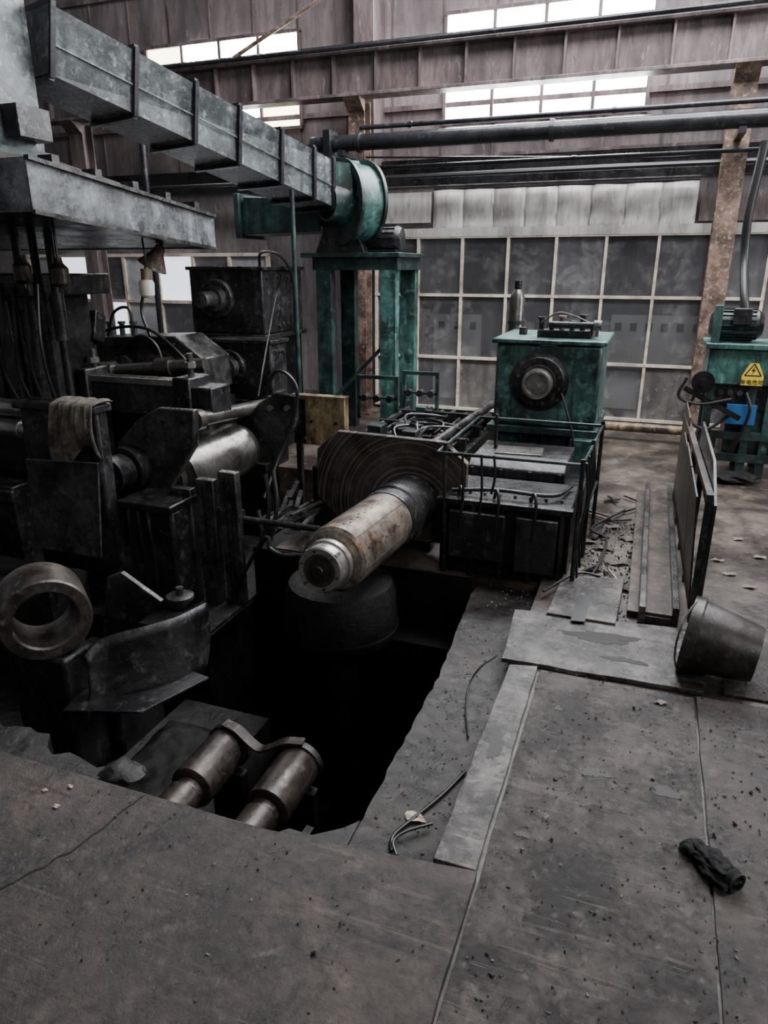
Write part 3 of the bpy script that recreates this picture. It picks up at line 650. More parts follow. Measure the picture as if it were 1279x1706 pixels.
# ================================================================== FAN on stand
Yf = 6.35
ztop = P(600,425,Y=Yf).z
x0 = P(520,430,Y=Yf).x; x1 = P(662,445,Y=Yf).x
root = thing('fan_stand', 'tall green steel stand carrying the fan beside the rusty column', 'stand', (-2.3,6.7,-.03))
MB().box(x0-.1,x1+.03,Yf-.05,7.1,ztop-.02,ztop+.02).build('deck', m_green2, root, bevel=.004)
boxes('edge_beam', m_green2, root, [(x0,x1,Yf,Yf+.05,ztop-.13,ztop-.02),(x0,x1,7.0,7.05,ztop-.13,ztop-.02),(x1-.05,x1,Yf+.05,7.0,ztop-.13,ztop-.02),(x0,x0+.05,Yf+.05,7.0,ztop-.13,ztop-.02)], .003)
for xx, yy in ((x0+.03,Yf),(x1-.17,Yf),(x0+.03,6.93),(x1-.17,6.93)):
    f = MB(); f.box(xx,xx+.15,yy,yy+.012,-.06,ztop-.13); f.box(xx,xx+.012,yy+.012,yy+.11,-.06,ztop-.13); f.box(xx+.138,xx+.15,yy+.012,yy+.11,-.06,ztop-.13); f.build('leg', m_green if xx > x0+.1 else m_green2, root)
MB().beam((x0+.1,Yf+.06,.3),(x1-.05,Yf+.06,1.0),.03,.03).build('brace', m_green2, root)
ZD = ztop+.02
fan = thing('centrifugal_fan', 'green centrifugal fan with round volute at the end of the overhead duct', 'fan', (-2.5,6.6,ZD))
fc = P(588,338,Y=6.5)
fax = V((.55,.83,0)).normalized()
def volute(mb, c, axis, r0, r1, w):
    up = V((0,0,1)); sd = axis.cross(up).normalized(); n = 40; A=[]
    for k in range(n):
        t = 2*math.pi*k/n; r = r0+(r1-r0)*(k/n)
        A.append(c-axis*w/2+up*math.cos(t)*r+sd*math.sin(t)*r)
    mb.prism(A, axis*w)
f = MB(); volute(f, fc, fax, .32, .37, .26); f.build('volute', m_green, fan, bevel=.008)
MB().lathe(fc-fax*.13, -fax, [(0,.30),(.0,.2),(.05,.19),(.16,.17),(.16,.15),(0,.15)],36).build('inlet_cone', m_green, fan)
for o_ in (-.135,.115): MB().lathe(fc+fax*o_, fax, [(-.01,.365),(-.01,.30),(.02,.30),(.02,.365)],40,closed=True).build('rim_ring', m_green2, fan)
x0,x1,z0,z1 = rect(408,328,500,392,6.7)
f = MB(); f.hexa([(x0,6.6,z0),(x1+.3,6.5,z0+.02),(x1+.3,6.9,z0+.02),(x0,7.05,z0),(x0+.05,6.6,z1),(x1+.3,6.5,z1-.05),(x1+.3,6.9,z1-.05),(x0+.05,7.05,z1)]); f.build('outlet_duct', m_green2, fan, bevel=.006)
MB().box(x0-.03,x0+.02,6.55,7.1,z0-.03,z1+.03).build('outlet_flange', m_green2, fan, bevel=.003)
MB().prism([V((fc.x-.35,6.4,ZD)),V((fc.x+.15,6.4,ZD)),V((fc.x+.05,6.4,fc.z-.2)),V((fc.x-.25,6.4,fc.z-.2))],(0,.35,0)).build('pedestal', m_dark, fan, bevel=.006)
mc = P(640,393,Y=6.6); mz = ZD+.13
MB().lathe((mc.x-.16,6.6,mz),(1,0,0),[(0,0),(0,.07),(.03,.11),(.30,.11),(.34,.085),(.34,0)],32).build('motor', m_dark, fan)
f = MB()
for k in range(16):
    t = 2*math.pi*k/16; f.beam((mc.x-.12,6.6+.115*math.cos(t),mz+.115*math.sin(t)),(mc.x+.13,6.6+.115*math.cos(t),mz+.115*math.sin(t)),.006,.012,up=(0,math.cos(t),math.sin(t)))
f.build('cooling_fins', m_dark, fan)
MB().box(mc.x-.13,mc.x+.15,6.5,6.7,ZD,ZD+.03).build('motor_foot', m_black, fan)
a = P(487,350,Y=5.6); MB().cyl((a.x,5.6,-.04),(a.x,5.6,a.z+.15),.02,seg=12).build('vertical_pipe', m_green2, label='slim vertical pipe in front of the fan stand rising to the duct', cat='pipe')
a = P(246,330,Y=6.5); MB().cyl((a.x,6.5,-.04),(a.x,6.5,a.z+.6),.03,seg=12).build('vertical_pipe', m_darkpipe, label='slim dark vertical pipe behind the duct above the hood edge', cat='pipe')

# ================================================================== OVERHEAD DUCT
pf_t = P(556,268,Y=6.2); pf_b = P(556,345,Y=6.2)
pn_t = P(80,4,Y=3.84); pn_b = P(80,122,Y=3.84)
dr = (pn_t-pf_t); dr.normalize()
lat = V((0,0,1)).cross(dr).normalized()
if lat.x > 0: lat = -lat
W = .50
root = thing('overhead_duct', 'long flanged rectangular grey-green duct sloping down from upper left to the fan', 'duct', pf_b)
MB().hexa([pn_b, pf_b, pf_b+lat*W, pn_b+lat*W, pn_t, pf_t, pf_t+lat*W, pn_t+lat*W]).build('duct_body', m_duct, root)
for px in (225,325,398,468,522,554,85):
    lo, hi = 0.0, 1.0
    for _ in range(40):
        m_ = (lo+hi)/2; q = pn_t.lerp(pf_t, m_); d = q-CAM
        if 639.5+F_PX*d.dot(_r)/d.dot(_F) < px: lo = m_
        else: hi = m_
    t_ = (lo+hi)/2
    qt, qb = pn_t.lerp(pf_t, t_), pn_b.lerp(pf_b, t_)
    e = .018; up = (qt-qb).normalized(); f = MB()
    for (p, q) in ((qb-up*e, qt+up*e), (qt+up*e, qt+up*e+lat*(W+e)), (qb-up*e, qb-up*e+lat*(W+e)), (qb-up*e+lat*W, qt+up*e+lat*W)):
        f.beam(p-lat*e*.6, q-lat*e*.6, .03, .03, up=dr)
    f.build('joint_flange', m_darkpipe, root)
MB().prism([pf_b, pf_t, pf_t+lat*W, pf_b+lat*W], V((.16,.10,-.02))).build('end_transition', m_green, root)
MB().beam(pn_t.lerp(pn_b,.55)-lat*.004, pf_t.lerp(pf_b,.55)-lat*.004, .010, .010).build('side_rib', m_duct, root)

x0 = P(-120,120,Y=3.35).x; x1 = P(57,120,Y=3.8).x; z0 = P(30,236,Y=3.35).z
root = thing('duct_riser', 'tall green-grey duct box at the upper left corner above the hood', 'duct', (-3.9,3.6,z0))
MB().box(x0,x1,3.35,3.8,z0,4.6).build('riser_body', m_duct, root, bevel=.005)
boxes('flange', m_green2, root, [(x0-.03,x1+.03,3.32,3.83,z0-.03,z0+.01),(x0-.03,x1+.03,3.32,3.83,z0+1.1,z0+1.15)])
MB().box(x1-.0,x1+.12,3.5,3.75,P(90,235,Y=3.7).z,P(90,180,Y=3.7).z).build('access_box', m_dark, root, bevel=.004)
RZ0 = z0; RX0, RX1 = x0, x1

# ---- hood
HX = -2.87; xL = -5.2
hy0, hy1 = 2.88, 4.45
def hz(y, top):
    t = (y-hy0)/(hy1-hy0)
    return (2.095*(1-t)+1.93*t) if top else (1.856*(1-t)+1.72*t)
root = thing('fume_hood', 'wide pale fume hood with sloping rusty top hanging over the left machinery', 'hood', (-3.8,3.6,1.78))
def slab(x0,x1,y0,y1,lo=0,hi=0):
    return [(x0,y0,hz(y0,0)+lo),(x1,y0,hz(y0,0)+lo),(x1,y1,hz(y1,0)+lo),(x0,y1,hz(y1,0)+lo),(x0,y0,hz(y0,1)+hi),(x1,y0,hz(y0,1)+hi),(x1,y1,hz(y1,1)+hi),(x0,y1,hz(y1,1)+hi)]
f = MB()
f.hexa(slab(HX-.015,HX,hy0,hy1)); f.hexa(slab(xL,HX-.015,hy0,hy0+.015)); f.hexa(slab(xL,HX-.015,hy1-.015,hy1)); f.hexa(slab(xL,xL+.015,hy0+.015,hy1-.015))
f.build('skirt', m_hood, root)
f = MB(); T = [(RX0-.05,3.32),(RX1+.05,3.32),(RX1+.05,3.85),(RX0-.05,3.85)]; Bq = [(xL,hy0),(HX,hy0),(HX,hy1),(xL,hy1)]
f.hexa([V((x,y,hz(y,1)+.002)) for x, y in Bq]+[V((x,y,RZ0-.03)) for x, y in T]); f.build('sloping_top', m_rustroof, root)
MB().beam((HX+.005,hy0,hz(hy0,1)),(HX+.005,hy1,hz(hy1,1)),.03,.02).build('edge_angle', m_mid, root)
MB().beam((HX+.003,hy0,hz(hy0,0)),(HX+.003,hy1,hz(hy1,0)),.02,.02).build('edge_angle', m_mid, root)
for k in range(5):
    y = hy0+.2+k*.3; z = hz(y,1); MB().box(HX-.12,HX-.03,y,y+.05,z,z+.06).build('clip', m_dark, root)
f = MB(); f.hexa([(xL+.02,hy0+.02,hz(hy0,0)+.01),(HX-.02,hy0+.02,hz(hy0,0)+.01),(HX-.02,hy1-.02,hz(hy1,0)+.01),(xL+.02,hy1-.02,hz(hy1,0)+.01),(xL+.02,hy0+.02,hz(hy0,0)+.03),(HX-.02,hy0+.02,hz(hy0,0)+.03),(HX-.02,hy1-.02,hz(hy1,0)+.03),(xL+.02,hy1-.02,hz(hy1,0)+.03)]); f.build('baffle', m_black, root)

# ---- mill stand
root = thing('mill_stand', 'tall black oil-soaked mill stand under the left end of the hood', 'mill stand', (-4.1,3.8,-.4))
X = lambda u, Y=3.6: P(u, 560, Y=Y).x
MB().box(X(-160),X(28),3.65,4.3,-.4,1.55).build('housing', m_black, root, bevel=.02)
MB().box(X(-160),X(60),3.6,4.35,1.42,1.56).build('crosshead', m_dark, root, bevel=.01)
MB().box(X(28),X(95),3.65,4.0,-.4,.72).build('side_post', m_black, root, bevel=.015)
for u in (50,78,104):
    x = X(u,3.68); MB().cyl((x,3.68,.7),(x,3.68,1.80),.026,seg=14).build('hydraulic_rod', m_black, root)
    MB().cyl((x,3.68,1.15),(x,3.68,1.45),.042,seg=14).build('rod_sleeve', m_dark, root)
for k in range(4):
    x0 = X(5+k*20,3.55); MB().tube([(x0,3.6,1.5),(x0+.04,3.52,1.2),(x0-.03+k*.02,3.54,.95),(x0+.02,3.62,.65)], .011).build('hose', m_rub, root)
for k in range(3): MB().box(X(-60+k*30),X(-40+k*30),3.6,3.65,.5,1.4).build('front_rib', m_dark, root, bevel=.006)
root = thing('work_roll', 'pair of bright steel roll necks at the left edge of the frame', 'roll', (-3.9,3.3,-.14))
for v, r_ in ((672,.055),(706,.06)):
    a = P(-60,v,Y=3.4); b = P(48,v-3,Y=3.4); MB().lathe(a,(1,0,0),[(0,0),(0,r_),(b.x-a.x-.06,r_),(b.x-a.x-.06,r_*.8),(b.x-a.x,r_*.8),(b.x-a.x,0)],28).build('roll_neck', m_steel, root)
a = P(10,780,Y=3.4); MB().box(a.x-.7,a.x+.10,3.33,3.5,-.4,.22).build('roll_chock', m_dark, root, bevel=.01)
MB().box(a.x-.7,a.x+.12,3.30,3.33,.12,.2).build('chock_cover', m_mid, root, bevel=.006)

def dark_gearbox(u0,v0,u1,v1,Y,dep,cu,cv,fr,label,zb0=-.03,m=m_dark,shaft=.26):
    x0,x1,z0,z1 = rect(u0,v0,u1,v1,Y)
    r_ = thing('gearbox', label, 'gearbox', ((x0+x1)/2,Y+dep/2,zb0))
    MB().box(x0,x1,Y,Y+dep,z0,z1).build('upper_case', m, r_, bevel=.015)
    MB().box(x0-.03,x1+.03,Y-.03,Y+dep+.03,z0-.04,z0).build('split_flange', m, r_, bevel=.005)
    MB().box(x0+.01,x1-.01,Y+.02,Y+dep-.02,zb0,z0-.04).build('lower_case', m_black, r_, bevel=.01)
    MB().box(x0-.02,x1+.02,Y-.02,Y+dep+.02,z1-.02,z1+.01).build('top_cover', m, r_, bevel=.004)
    c = P(cu,cv,Y=Y)
    MB().lathe((c.x,Y,c.z),(0,-1,0),[(0,0),(0,fr),(.03,fr),(.04,fr*.93),(.04,fr*.7),(.10,fr*.62),(.10,fr*.42),(shaft,fr*.38),(shaft,0)],36).build('flange', m_mid, r_)
    bolts((c.x,Y-.03,c.z),(0,-1,0),fr*.82,10,.013,.016,m_dark,r_,name='flange_bolt')
    for zz in (z0+.06,z1-.08):
        for k in range(4):
            y = Y+.08+k*(dep-.16)/3; MB().cyl((x1,y,zz),(x1+.012,y,zz),.014,seg=6).build('side_bolt', m_mid, r_)
    return x0,x1,z0,z1
g = dark_gearbox(318,446,438,556,5.55,.75,362,498,.17,'dark grey gearbox with big round flange, the taller one left of the fan stand')
MB().tube([(g[1]-.1,5.7,g[3]+.01),(g[1]-.05,5.65,g[3]+.12),(g[1]+.05,5.8,g[3]+.1),(g[1]+.06,6.0,g[3]-.1),(g[1]+.04,6.05,g[2])],.012).build('gearbox_hose', m_rub, label='black hose looping over the right corner of the tall dark gearbox', cat='hose')
dark_gearbox(352,568,452,665,5.18,.28,385,612,.15,'squat dark gearbox in front of and below the taller dark gearbox', -.4, m_dark, .2)
Y=4.7
q = [P(u,v,Y=Y) for u,v in ((122,652),(122,600),(160,562),(290,560),(338,598),(345,652))]
root = thing('pinion_housing', 'low dark housing with sloped shoulders and a coupling shaft left of the dark gearboxes', 'machine housing', (-4,4.9,-.4))
MB().prism(q,(0,.38,0)).build('cover', m_mid, root, bevel=.01)
x0,x1 = q[0].x,q[-1].x
MB().box(x0-.02,x1+.02,Y-.04,Y+.38,-.4,q[0].z).build('base', m_black, root, bevel=.01)
MB().beam(P(165,575,Y=Y-.01),P(290,573,Y=Y-.01),.02,.015).build('cover_lip', m_mid, root)
for u in (205,260,310):
    c=P(u,612,Y=Y-.02); MB().lathe((c.x,Y,c.z),(0,-1,0),[(0,0),(0,.10),(.04,.10),(.05,.07),(.05,0)],28).build('bearing_cap', m_mid, root)
a,b=P(170,618,Y=4.5),P(330,608,Y=4.6)
MB().lathe(a,b-a,[(0,0),(0,.07),(.12,.07),(.12,.045),(.5,.045),(.5,.075),(.62,.075),(.62,.05),(.9,.05),(.9,0)],28).build('coupling_shaft', m_oldsteel, root)
for u in (165,185,205,225):
    c=P(u,560,Y=4.9); f=MB(); f.cyl((c.x,4.9,c.z-.02),(c.x,4.9,c.z+.10),.022,seg=12); f.cyl((c.x,4.9,c.z+.10),(c.x,4.9,c.z+.12),.032,seg=12); f.build('valve', m_green2 if u%20 else m_mid, root)
for pts_ in ([P(150,560,Y=4.7),P(200,545,Y=4.7),P(250,550,Y=4.7),P(300,590,Y=4.62),P(330,630,Y=4.6)],[P(195,590,Y=4.6),P(230,560,Y=4.6),P(260,575,Y=4.6),P(275,620,Y=4.6)],[P(240,480,Y=4.75),P(236,520,Y=4.75),P(250,560,Y=4.7)],[P(180,560,Y=4.7),P(190,520,Y=4.7),P(215,515,Y=4.7),P(222,560,Y=4.7)]):
    MB().tube(pts_,.012).build('hose', m_rub, root)
c=P(150,545,Y=4.35)
root = thing('operator_box', 'small black tilted control box on a post at the left under the hood', 'control box', (c.x,4.35,-.4))
MB().obox((c.x,4.35,c.z),(.17,.14,.22),(R(-20),0,R(10))).build('box_body', m_dark, root, bevel=.008)
MB().cyl((c.x,4.37,-.4),(c.x,4.37,c.z-.1),.02,seg=12).build('post', m_black, root)
for k in range(3): MB().cyl((c.x-.04+k*.04,4.29,c.z+.03),(c.x-.04+k*.04,4.25,c.z+.035),.011,seg=12).build('button', m_mid, root)
x0,x1,z0,z1 = rect(158,632,300,690,4.12)
root = thing('guide_bed', 'pale grey guide beam with clamping screws in front of the sloped housing', 'machine bed', ((x0+x1)/2,4.1,-.4))
MB().box(x0,x1,4.12,4.3,z0,z1).build('beam', m_mid, root, bevel=.01)
MB().box(x0,x1,4.10,4.12,z1-.03,z1+.01).build('beam_edge', m_steel, root)
boxes('end_block', m_dark, root, [(x0-.08,x0,4.06,4.3,-.4,z1+.06),(x1,x1+.14,4.04,4.3,-.4,z1+.04)], .012)
MB().box(x0,x1,4.14,4.28,-.4,z0).build('pedestal', m_black, root)
for xx in (x0-.04,x1+.05):
    MB().cyl((xx,4.2,z1+.03),(xx,4.2,z1+.19),.022,seg=12).build('clamp_screw', m_mid, root)
    MB().cyl((xx,4.2,z1+.09),(xx,4.2,z1+.13),.04,seg=6).build('clamp_nut', m_steel, root)
MB().box(x1+.14,x1+.3,4.06,4.3,z0+.02,z1-.02).build('slide_block', m_dark, root, bevel=.01)

# ================================================================== LEFT ROLL UNIT
root = thing('deflector_roll_unit', 'dark roll unit with bright steel roll between two heavy plates left of the pit', 'roll unit', (-2.9,4.0,-.4))
q = [P(u,v,Y=3.6) for u,v in ((196,738),(228,700),(262,680),(322,684),(322,745),(266,846),(236,848),(200,805))]
MB().prism(q,(0,.06,0)).build('near_plate', m_mid, root, bevel=.008)
RX=-2.87
MB().lathe((RX,3.66,.28),(0,1,0),[(0,0),(0,.13),(.06,.13),(.06,.20),(.80,.20),(.81,.207),(.86,.207),(.88,.20),(.88,.12),(.94,.12),(.94,0)],64).build('roll', m_oldsteel, root)
q2 = [P(u,v,Y=4.6) for u,v in ((400,770),(397,715),(430,672),(458,655),(492,660),(492,700),(470,760),(430,790))]
MB().prism(q2,(0,.06,0)).build('far_plate', m_mid, root, bevel=.008)
a = P(222,778,Y=3.6)
MB().lathe((a.x,3.6,a.z),(0,-1,0),[(0,0),(0,.15),(.10,.15),(.10,.115),(.24,.115),(.24,.0)],36).build('shaft_stub', m_dark, root)
a=P(326,700,X=-2.78); b=P(448,674,X=-2.78); MB().cyl(a,b,.052,seg=24).build('cylinder_barrel', m_oldsteel, root)
dd=(b-a).normalized()
for p, q_ in ((a,-.03),(b,-.03)): MB().lathe(p,dd,[(q_,0),(q_,.070),(q_+.08,.070),(q_+.08,0)],24).build('cylinder_head', m_ring, root)
MB().cyl(b,b+dd*.2,.022,seg=14).build('cylinder_rod', m_steel, root)
boxes('pedestal_block', m_black, root, [(-2.98,-2.55,3.58,3.72,-.4,.02),(-3.0,-2.6,4.5,4.7,-.4,.2)], .01)
for u,v in ((272,702),(305,703),(240,760),(250,820)):
    p=P(u,v,Y=3.59); MB().cyl((p.x,3.58,p.z),(p.x,3.6,p.z),.016,seg=6).build('bolt', m_dark, root)
for u,v in ((450,680),(478,680)):
    p=P(u,v,Y=4.59); MB().cyl((p.x,4.57,p.z),(p.x,4.6,p.z),.022,seg=6).build('bolt', m_steel, root)
MB().tube([P(445,650,Y=4.58),P(458,620,Y=4.58),P(480,625,Y=4.58),P(495,655,Y=4.58),P(482,720,Y=4.58),P(462,770,Y=4.5),P(440,830,Y=4.3)],.014).build('hose', m_rub, root)
MB().tube([P(430,660,Y=4.6),P(440,600,Y=4.8),P(458,500,Y=5.45),P(470,455,Y=5.5)],.008).build('hose', m_rub, root)
root = thing('guard_boards', 'row of upright dark steel boards below the bright roll beside the pit', 'guard', (-2.4,3.4,-.4))
for k,(u0,u1,vt,vb) in enumerate(((298,332,812,985),(334,364,800,985),(366,396,790,985))):
    x0,x1,z0,z1 = rect(u0,vt,u1,vb,3.4); MB().box(x0,x1-.006,3.36+k*.03,3.42+k*.03,-.4,z1).build('board', m_mid, root, bevel=.006)
    MB().box((x0+x1)/2-.008,(x0+x1)/2+.008,3.345+k*.03,3.36+k*.03,-.4,z1-.02).build('board_rib', m_dark, root)
x0,x1,z0,z1 = rect(298,850,395,862,3.42); MB().box(x0,x1,3.48,3.51,z0,z1).build('batten', m_black, root)
root = thing('oily_pedestal', 'oil-caked square pedestal under the dark octagonal plate', 'pedestal', (-2.85,3.25,-.4))
x0,x1,z0,z1 = rect(222,850,292,985,3.2)
MB().box(x0,x1,3.2,3.42,-.4,z1).build('pillar', m_dark, root, bevel=.02)
MB().box(x0-.04,x1+.03,3.15,3.44,z1,z1+.05).build('cap', m_black, root, bevel=.01)
for k in range(3): MB().tube([(x0+.03+k*.07,3.17,z1+.03),(x0+.05+k*.07,3.14,z1-.1),(x0+.02+k*.08,3.17,z1-.3),(x0+.04+k*.06,3.18,-.38)],.009).build('drain_hose', m_rub, root)
root = thing('bearing_block', 'tall black bearing block at the left, partly covered by a rag', 'bearing block', (-3.5,3.25,-.4))
x0,x1,z0,z1 = rect(48,672,172,900,3.2)
MB().box(x0,x1,3.2,3.3,-.4,z1).build('block', m_dark, root, bevel=.02)
MB().box(x0-.02,x1+.02,3.17,3.32,z1-.05,z1+.0).build('cap', m_dark, root, bevel=.01)
BZ=z1; BX1=x1
q=[P(u,v,Y=2.95) for u,v in ((42,765),(162,772),(168,930),(60,912))]; MB().prism(q,(0,.015,0)).build('splash_sheet', m_mid, label='upright dark sheet metal splash guard leaning before the black bearing block', cat='splash guard', bevel=.002)
f=MB()
nx,ny=24,20; vs=[]
for i in range(nx+1):
    row=[]
    for j in range(ny+1):
        s_=i/nx; t=j/ny
        x=BX1-.26+s_*.30; fold=.02*math.sin(s_*19+t*2)+.012*math.sin(s_*41)
        if t<.3: p=V((x,3.31-t*.5,BZ+.012+abs(fold)*.4+.02*math.sin(math.pi*t/.3)*.5))
        else:
            k=(t-.3)/.7; p=V((x+(-.04*k*(1-s_)+.03*k*s_), 3.145-abs(fold)*.9-.03*math.sin(k*3), BZ+.012-k*(.34+.10*math.sin(s_*5+1))))
        row.append(f.bm.verts.new(p))
    vs.append(row)
for i in range(nx):
    for j in range(ny): f.face([vs[i][j],vs[i+1][j],vs[i+1][j+1],vs[i][j+1]])
o=f.build('rag', m_cloth, label='dirty brown rag draped over the top of the black bearing block', cat='rag', smooth=70)
s_=o.modifiers.new('thick','SOLIDIFY'); s_.thickness=.006

# ---- steel ring and its bracket
rc = P(66,1000,Y=2.29); rax=V((.78,-.62,-.02)).normalized()
MB().lathe(rc, rax, [(0,.134),(0,.19),(.008,.2),(.232,.2),(.24,.192),(.24,.145),(.23,.136)],64,closed=True).build('steel_ring', m_ring, label='thick plain steel ring standing on its edge at the left above the pit', cat='steel ring')
root = thing('curved_chute', 'black curved sheet chute with gusset arm below the steel ring', 'chute', (-2.1,2.3,-.9))
f=MB()
cu=[P(u,v,Z=z) for u,v,z in ((342,1003,-.02),(318,1015,-.02),(290,1028,-.02),(250,1040,-.02),(205,1052,-.03),(165,1066,-.06),(140,1090,-.10))]
cu=spline(cu,4); n_=len(cu); rows=[]
for j in range(7):
    t=j/6; rows.append([f.bm.verts.new((p.x+.05*math.sin(t*1.6)*.6,p.y-.10*t*t,p.z-.34*t)) for p in cu])
for j in range(6):
    for i in range(n_-1): f.face([rows[j][i],rows[j][i+1],rows[j+1][i+1],rows[j+1][i]])
o=f.build('curved_sheet', m_dark, root, smooth=60); s_=o.modifiers.new('thick','SOLIDIFY'); s_.thickness=.012
q=[P(u,v,Y=2.5) for u,v in ((178,962),(200,954),(268,1003),(235,1035),(170,1075))]
MB().prism(q,(0,.03,0)).build('gusset', m_dark, root, bevel=.004)
q=[P(u,v,Z=-.32) for u,v in ((105,1183),(235,1186),(348,1128),(300,1110),(150,1130))]
MB().prism(q,(0,0,-.012)).build('tray', m_dark, root, bevel=.002)
MB().lathe(P(300,993,Z=0)+V((0,0,-.01)),(0,0,1),[(0,0),(0,.07),(.015,.07),(.02,.05),(.02,.02),(.06,.02),(.06,0)],28).build('cap_nut', m_mid, root)
MB().box(-2.75,-2.3,2.37,2.72,-1.65,-.35).build('pedestal', m_black, root, bevel=.02)
MB().box(rc.x-.10,rc.x+.25,rc.y-.15,rc.y+.06,-1.65,rc.z-.2).build('cradle', m_black, root, bevel=.02)

# ---- rolls in the pit
for x,lb in ((-1.47,'left'),(-1.14,'right')):
    root = thing('pit_roll', 'stepped rusty brown roll at the near end of the pit, %s of the two' % lb, 'roll', (x,1.95,-.4))
    MB().lathe((x,1.5,-.31),(0,1,0),[(0,0),(0,.070),(.28,.070),(.29,.060),(.32,.060),(.325,.084),(.33,.09),(.60,.09),(.61,.086),(.61,0)],44).build('roll_body', m_rustroll, root)
    MB().lathe((x,2.09,-.31),(0,1,0),[(0,.08),(0,.098),(.03,.098),(.03,0)],40).build('collar', m_dark, root)
    boxes('roll_support', m_pit, root, [(x-.1,x+.1,1.49,1.56,-1.65,-.39),(x-.08,x+.08,2.06,2.11,-1.65,-.41)], .01)
a=[(-1.49,2.11,-.205),(-1.42,2.10,-.215),(-1.36,2.09,-.25),(-1.31,2.085,-.27),(-1.26,2.09,-.25),(-1.2,2.10,-.215),(-1.12,2.11,-.205)]
f=MB(); pts=spline(a,5)
for p,q in zip(pts,pts[1:]): f.beam(p,q,.045,.008)
f.build('roll_strap', m_rustroll, label='bent flat rusty strap linking the far ends of the two pit rolls', cat='strap')
MB().beam((-.99,1.60,-.36),(-.97,1.85,-.36),.03,.015).build('edge_bar', m_rustroll, label='thin rusty bar right of the pit rolls', cat='bar')

f=MB(); bmesh.ops.create_grid(f.bm,x_segments=60,y_segments=60,size=1)
for v in f.bm.verts:
    x=-1.95+v.co.x*.34; y=2.15+v.co.y*.6
    v.co=V((x,y,-.72+.04*noise.noise(V((x*4,y*4,0)))+.018*noise.noise(V((x*14,y*14,3)))-.12*max(abs(v.co.x),abs(v.co.y))**6))
f.build('oil_sludge', m_tub, label='black oily sludge on the pit shelf left of the rolls', cat='sludge', kind='stuff', smooth=80)
a,b=P(430,868,Y=3.5),P(590,862,Y=3.5)
MB().cyl((-2.25,3.5,a.z),(b.x,3.5,a.z),.02,seg=14).build('feed_pipe', m_dark, label='horizontal black pipe at the pit edge left of the mandrel', cat='pipe')
a=P(440,905,Y=3.4)
MB().tube([(-2.3,3.4,-.38),(a.x,3.4,a.z+.02),(a.x+.05,3.38,a.z-.02),(a.x+.15,3.36,a.z-.04),(a.x+.3,3.4,a.z-.03)],.014).build('feed_pipe', m_dark, label='short bent pipe below the horizontal black pipe at the pit edge', cat='pipe')
for k,(u,v0,v1) in enumerate(((442,790,905),(455,785,900),(430,850,940))):
    MB().tube([P(u,v0,Y=3.7),P(u+6,(v0+v1)/2,Y=3.65),P(u-4,v1,Y=3.6)],.014).build('drop_hose', m_rub, label='short black hose drooping into the pit left of the ringed plate', cat='hose', group='hoses left of the ringed plate')
random.seed(9)
for k in range(18):
    a=V((random.uniform(-2.2,-1.9),random.uniform(3.65,4.4),.0)); L_=random.uniform(.2,.45); an=random.uniform(-.9,.9)
    z=.0+k*.010-.05
    MB().beam((a.x,a.y,z),(a.x+L_*math.sin(an)*.4,a.y+L_*math.cos(an),z+.03),.03,.012).build('metal_offcut', m_dark if k%3 else m_mid, label='dark flat metal off-cut in the heap left of the ringed plate', cat='scrap metal', group='metal off-cuts left of the ringed plate')

# ================================================================== RIGHT SIDE
root = thing('kerb_channel', 'long low rusty steel channel on the floor inside the fence', 'steel channel', (.2,4,0))
f=MB(); f.box(.10,.13,3.22,5.4,-.012,.09); f.box(.25,.28,3.25,5.4,-.012,.09); f.box(.13,.25,3.25,5.4,-.012,.03); f.build('channel', m_mid, root, bevel=.003)
MB().box(.13,.25,3.26,5.4,.03,.045).build('cover_strip', m_rustpanel, root)
MB().box(.05,.10,3.3,5.4,-.012,.02).build('side_angle', m_rustpanel, root)
fr = thing('guard_fence', 'dark bent rusty steel guard fence of worn leaning panels standing at the right', 'fence', (.32,4.2,0))
A0=V((.34,3.35,-.012)); A1=V((.305,5.3,-.012)); dv=(A1-A0); dn=dv.normalized()
for k in range(5):
    p=A0.lerp(A1,k/4); MB().box(p.x-.015,p.x+.015,p.y-.018,p.y+.018,-.012,.62).build('post', m_dark, fr, bevel=.003)
for z in (.63,.12): MB().beam(A0+V((0,-.02,z)),A1+V((0,0,z)),.03,.03).build('rail', m_rustpanel, fr)
random.seed(4)
for k in range(4):
    a=A0.lerp(A1,(k+.02)/4); b=A0.lerp(A1,(k+.98)/4); hh=.64+random.uniform(-.03,.1); le=random.uniform(-.04,.02)
    MB().prism([a+V((-.018,0,.06)),b+V((-.018,0,.06)),b+V((le-.018,0,hh)),a+V((le-.018,.04,hh-.03))],(.008,0,0)).build('panel', m_rustpanel, fr)
q=[A0+V((.02,-.03,.08)),A0+V((.02,-.03,.60)),A0+dn*.25+V((.02,0,.74)),A0+dn*1.0+V((.02,0,.78)),A0+dn*1.0+V((.02,0,.55)),A0+dn*.3+V((.02,0,.5)),A0+dn*.12+V((.02,0,.08))]
MB().prism(q,(.012,0,0)).build('bent_guard_sheet', m_dark, fr)
MB().tube([P(925,1000,Z=.01),P(985,958,Z=.01),P(1010,900,Z=.03),P(985,880,Z=.03),P(1040,850,Z=.01)],.008).build('floor_cable', m_rub, label='black cable snaking over the littered floor beside the machine foot', cat='cable')
MB().tube([P(905,985,Z=.03),P(960,955,Z=.03),P(1000,960,Z=.03)],.007).build('floor_cable', m_rub, label='short black cable end lying across the slotted plate', cat='cable')

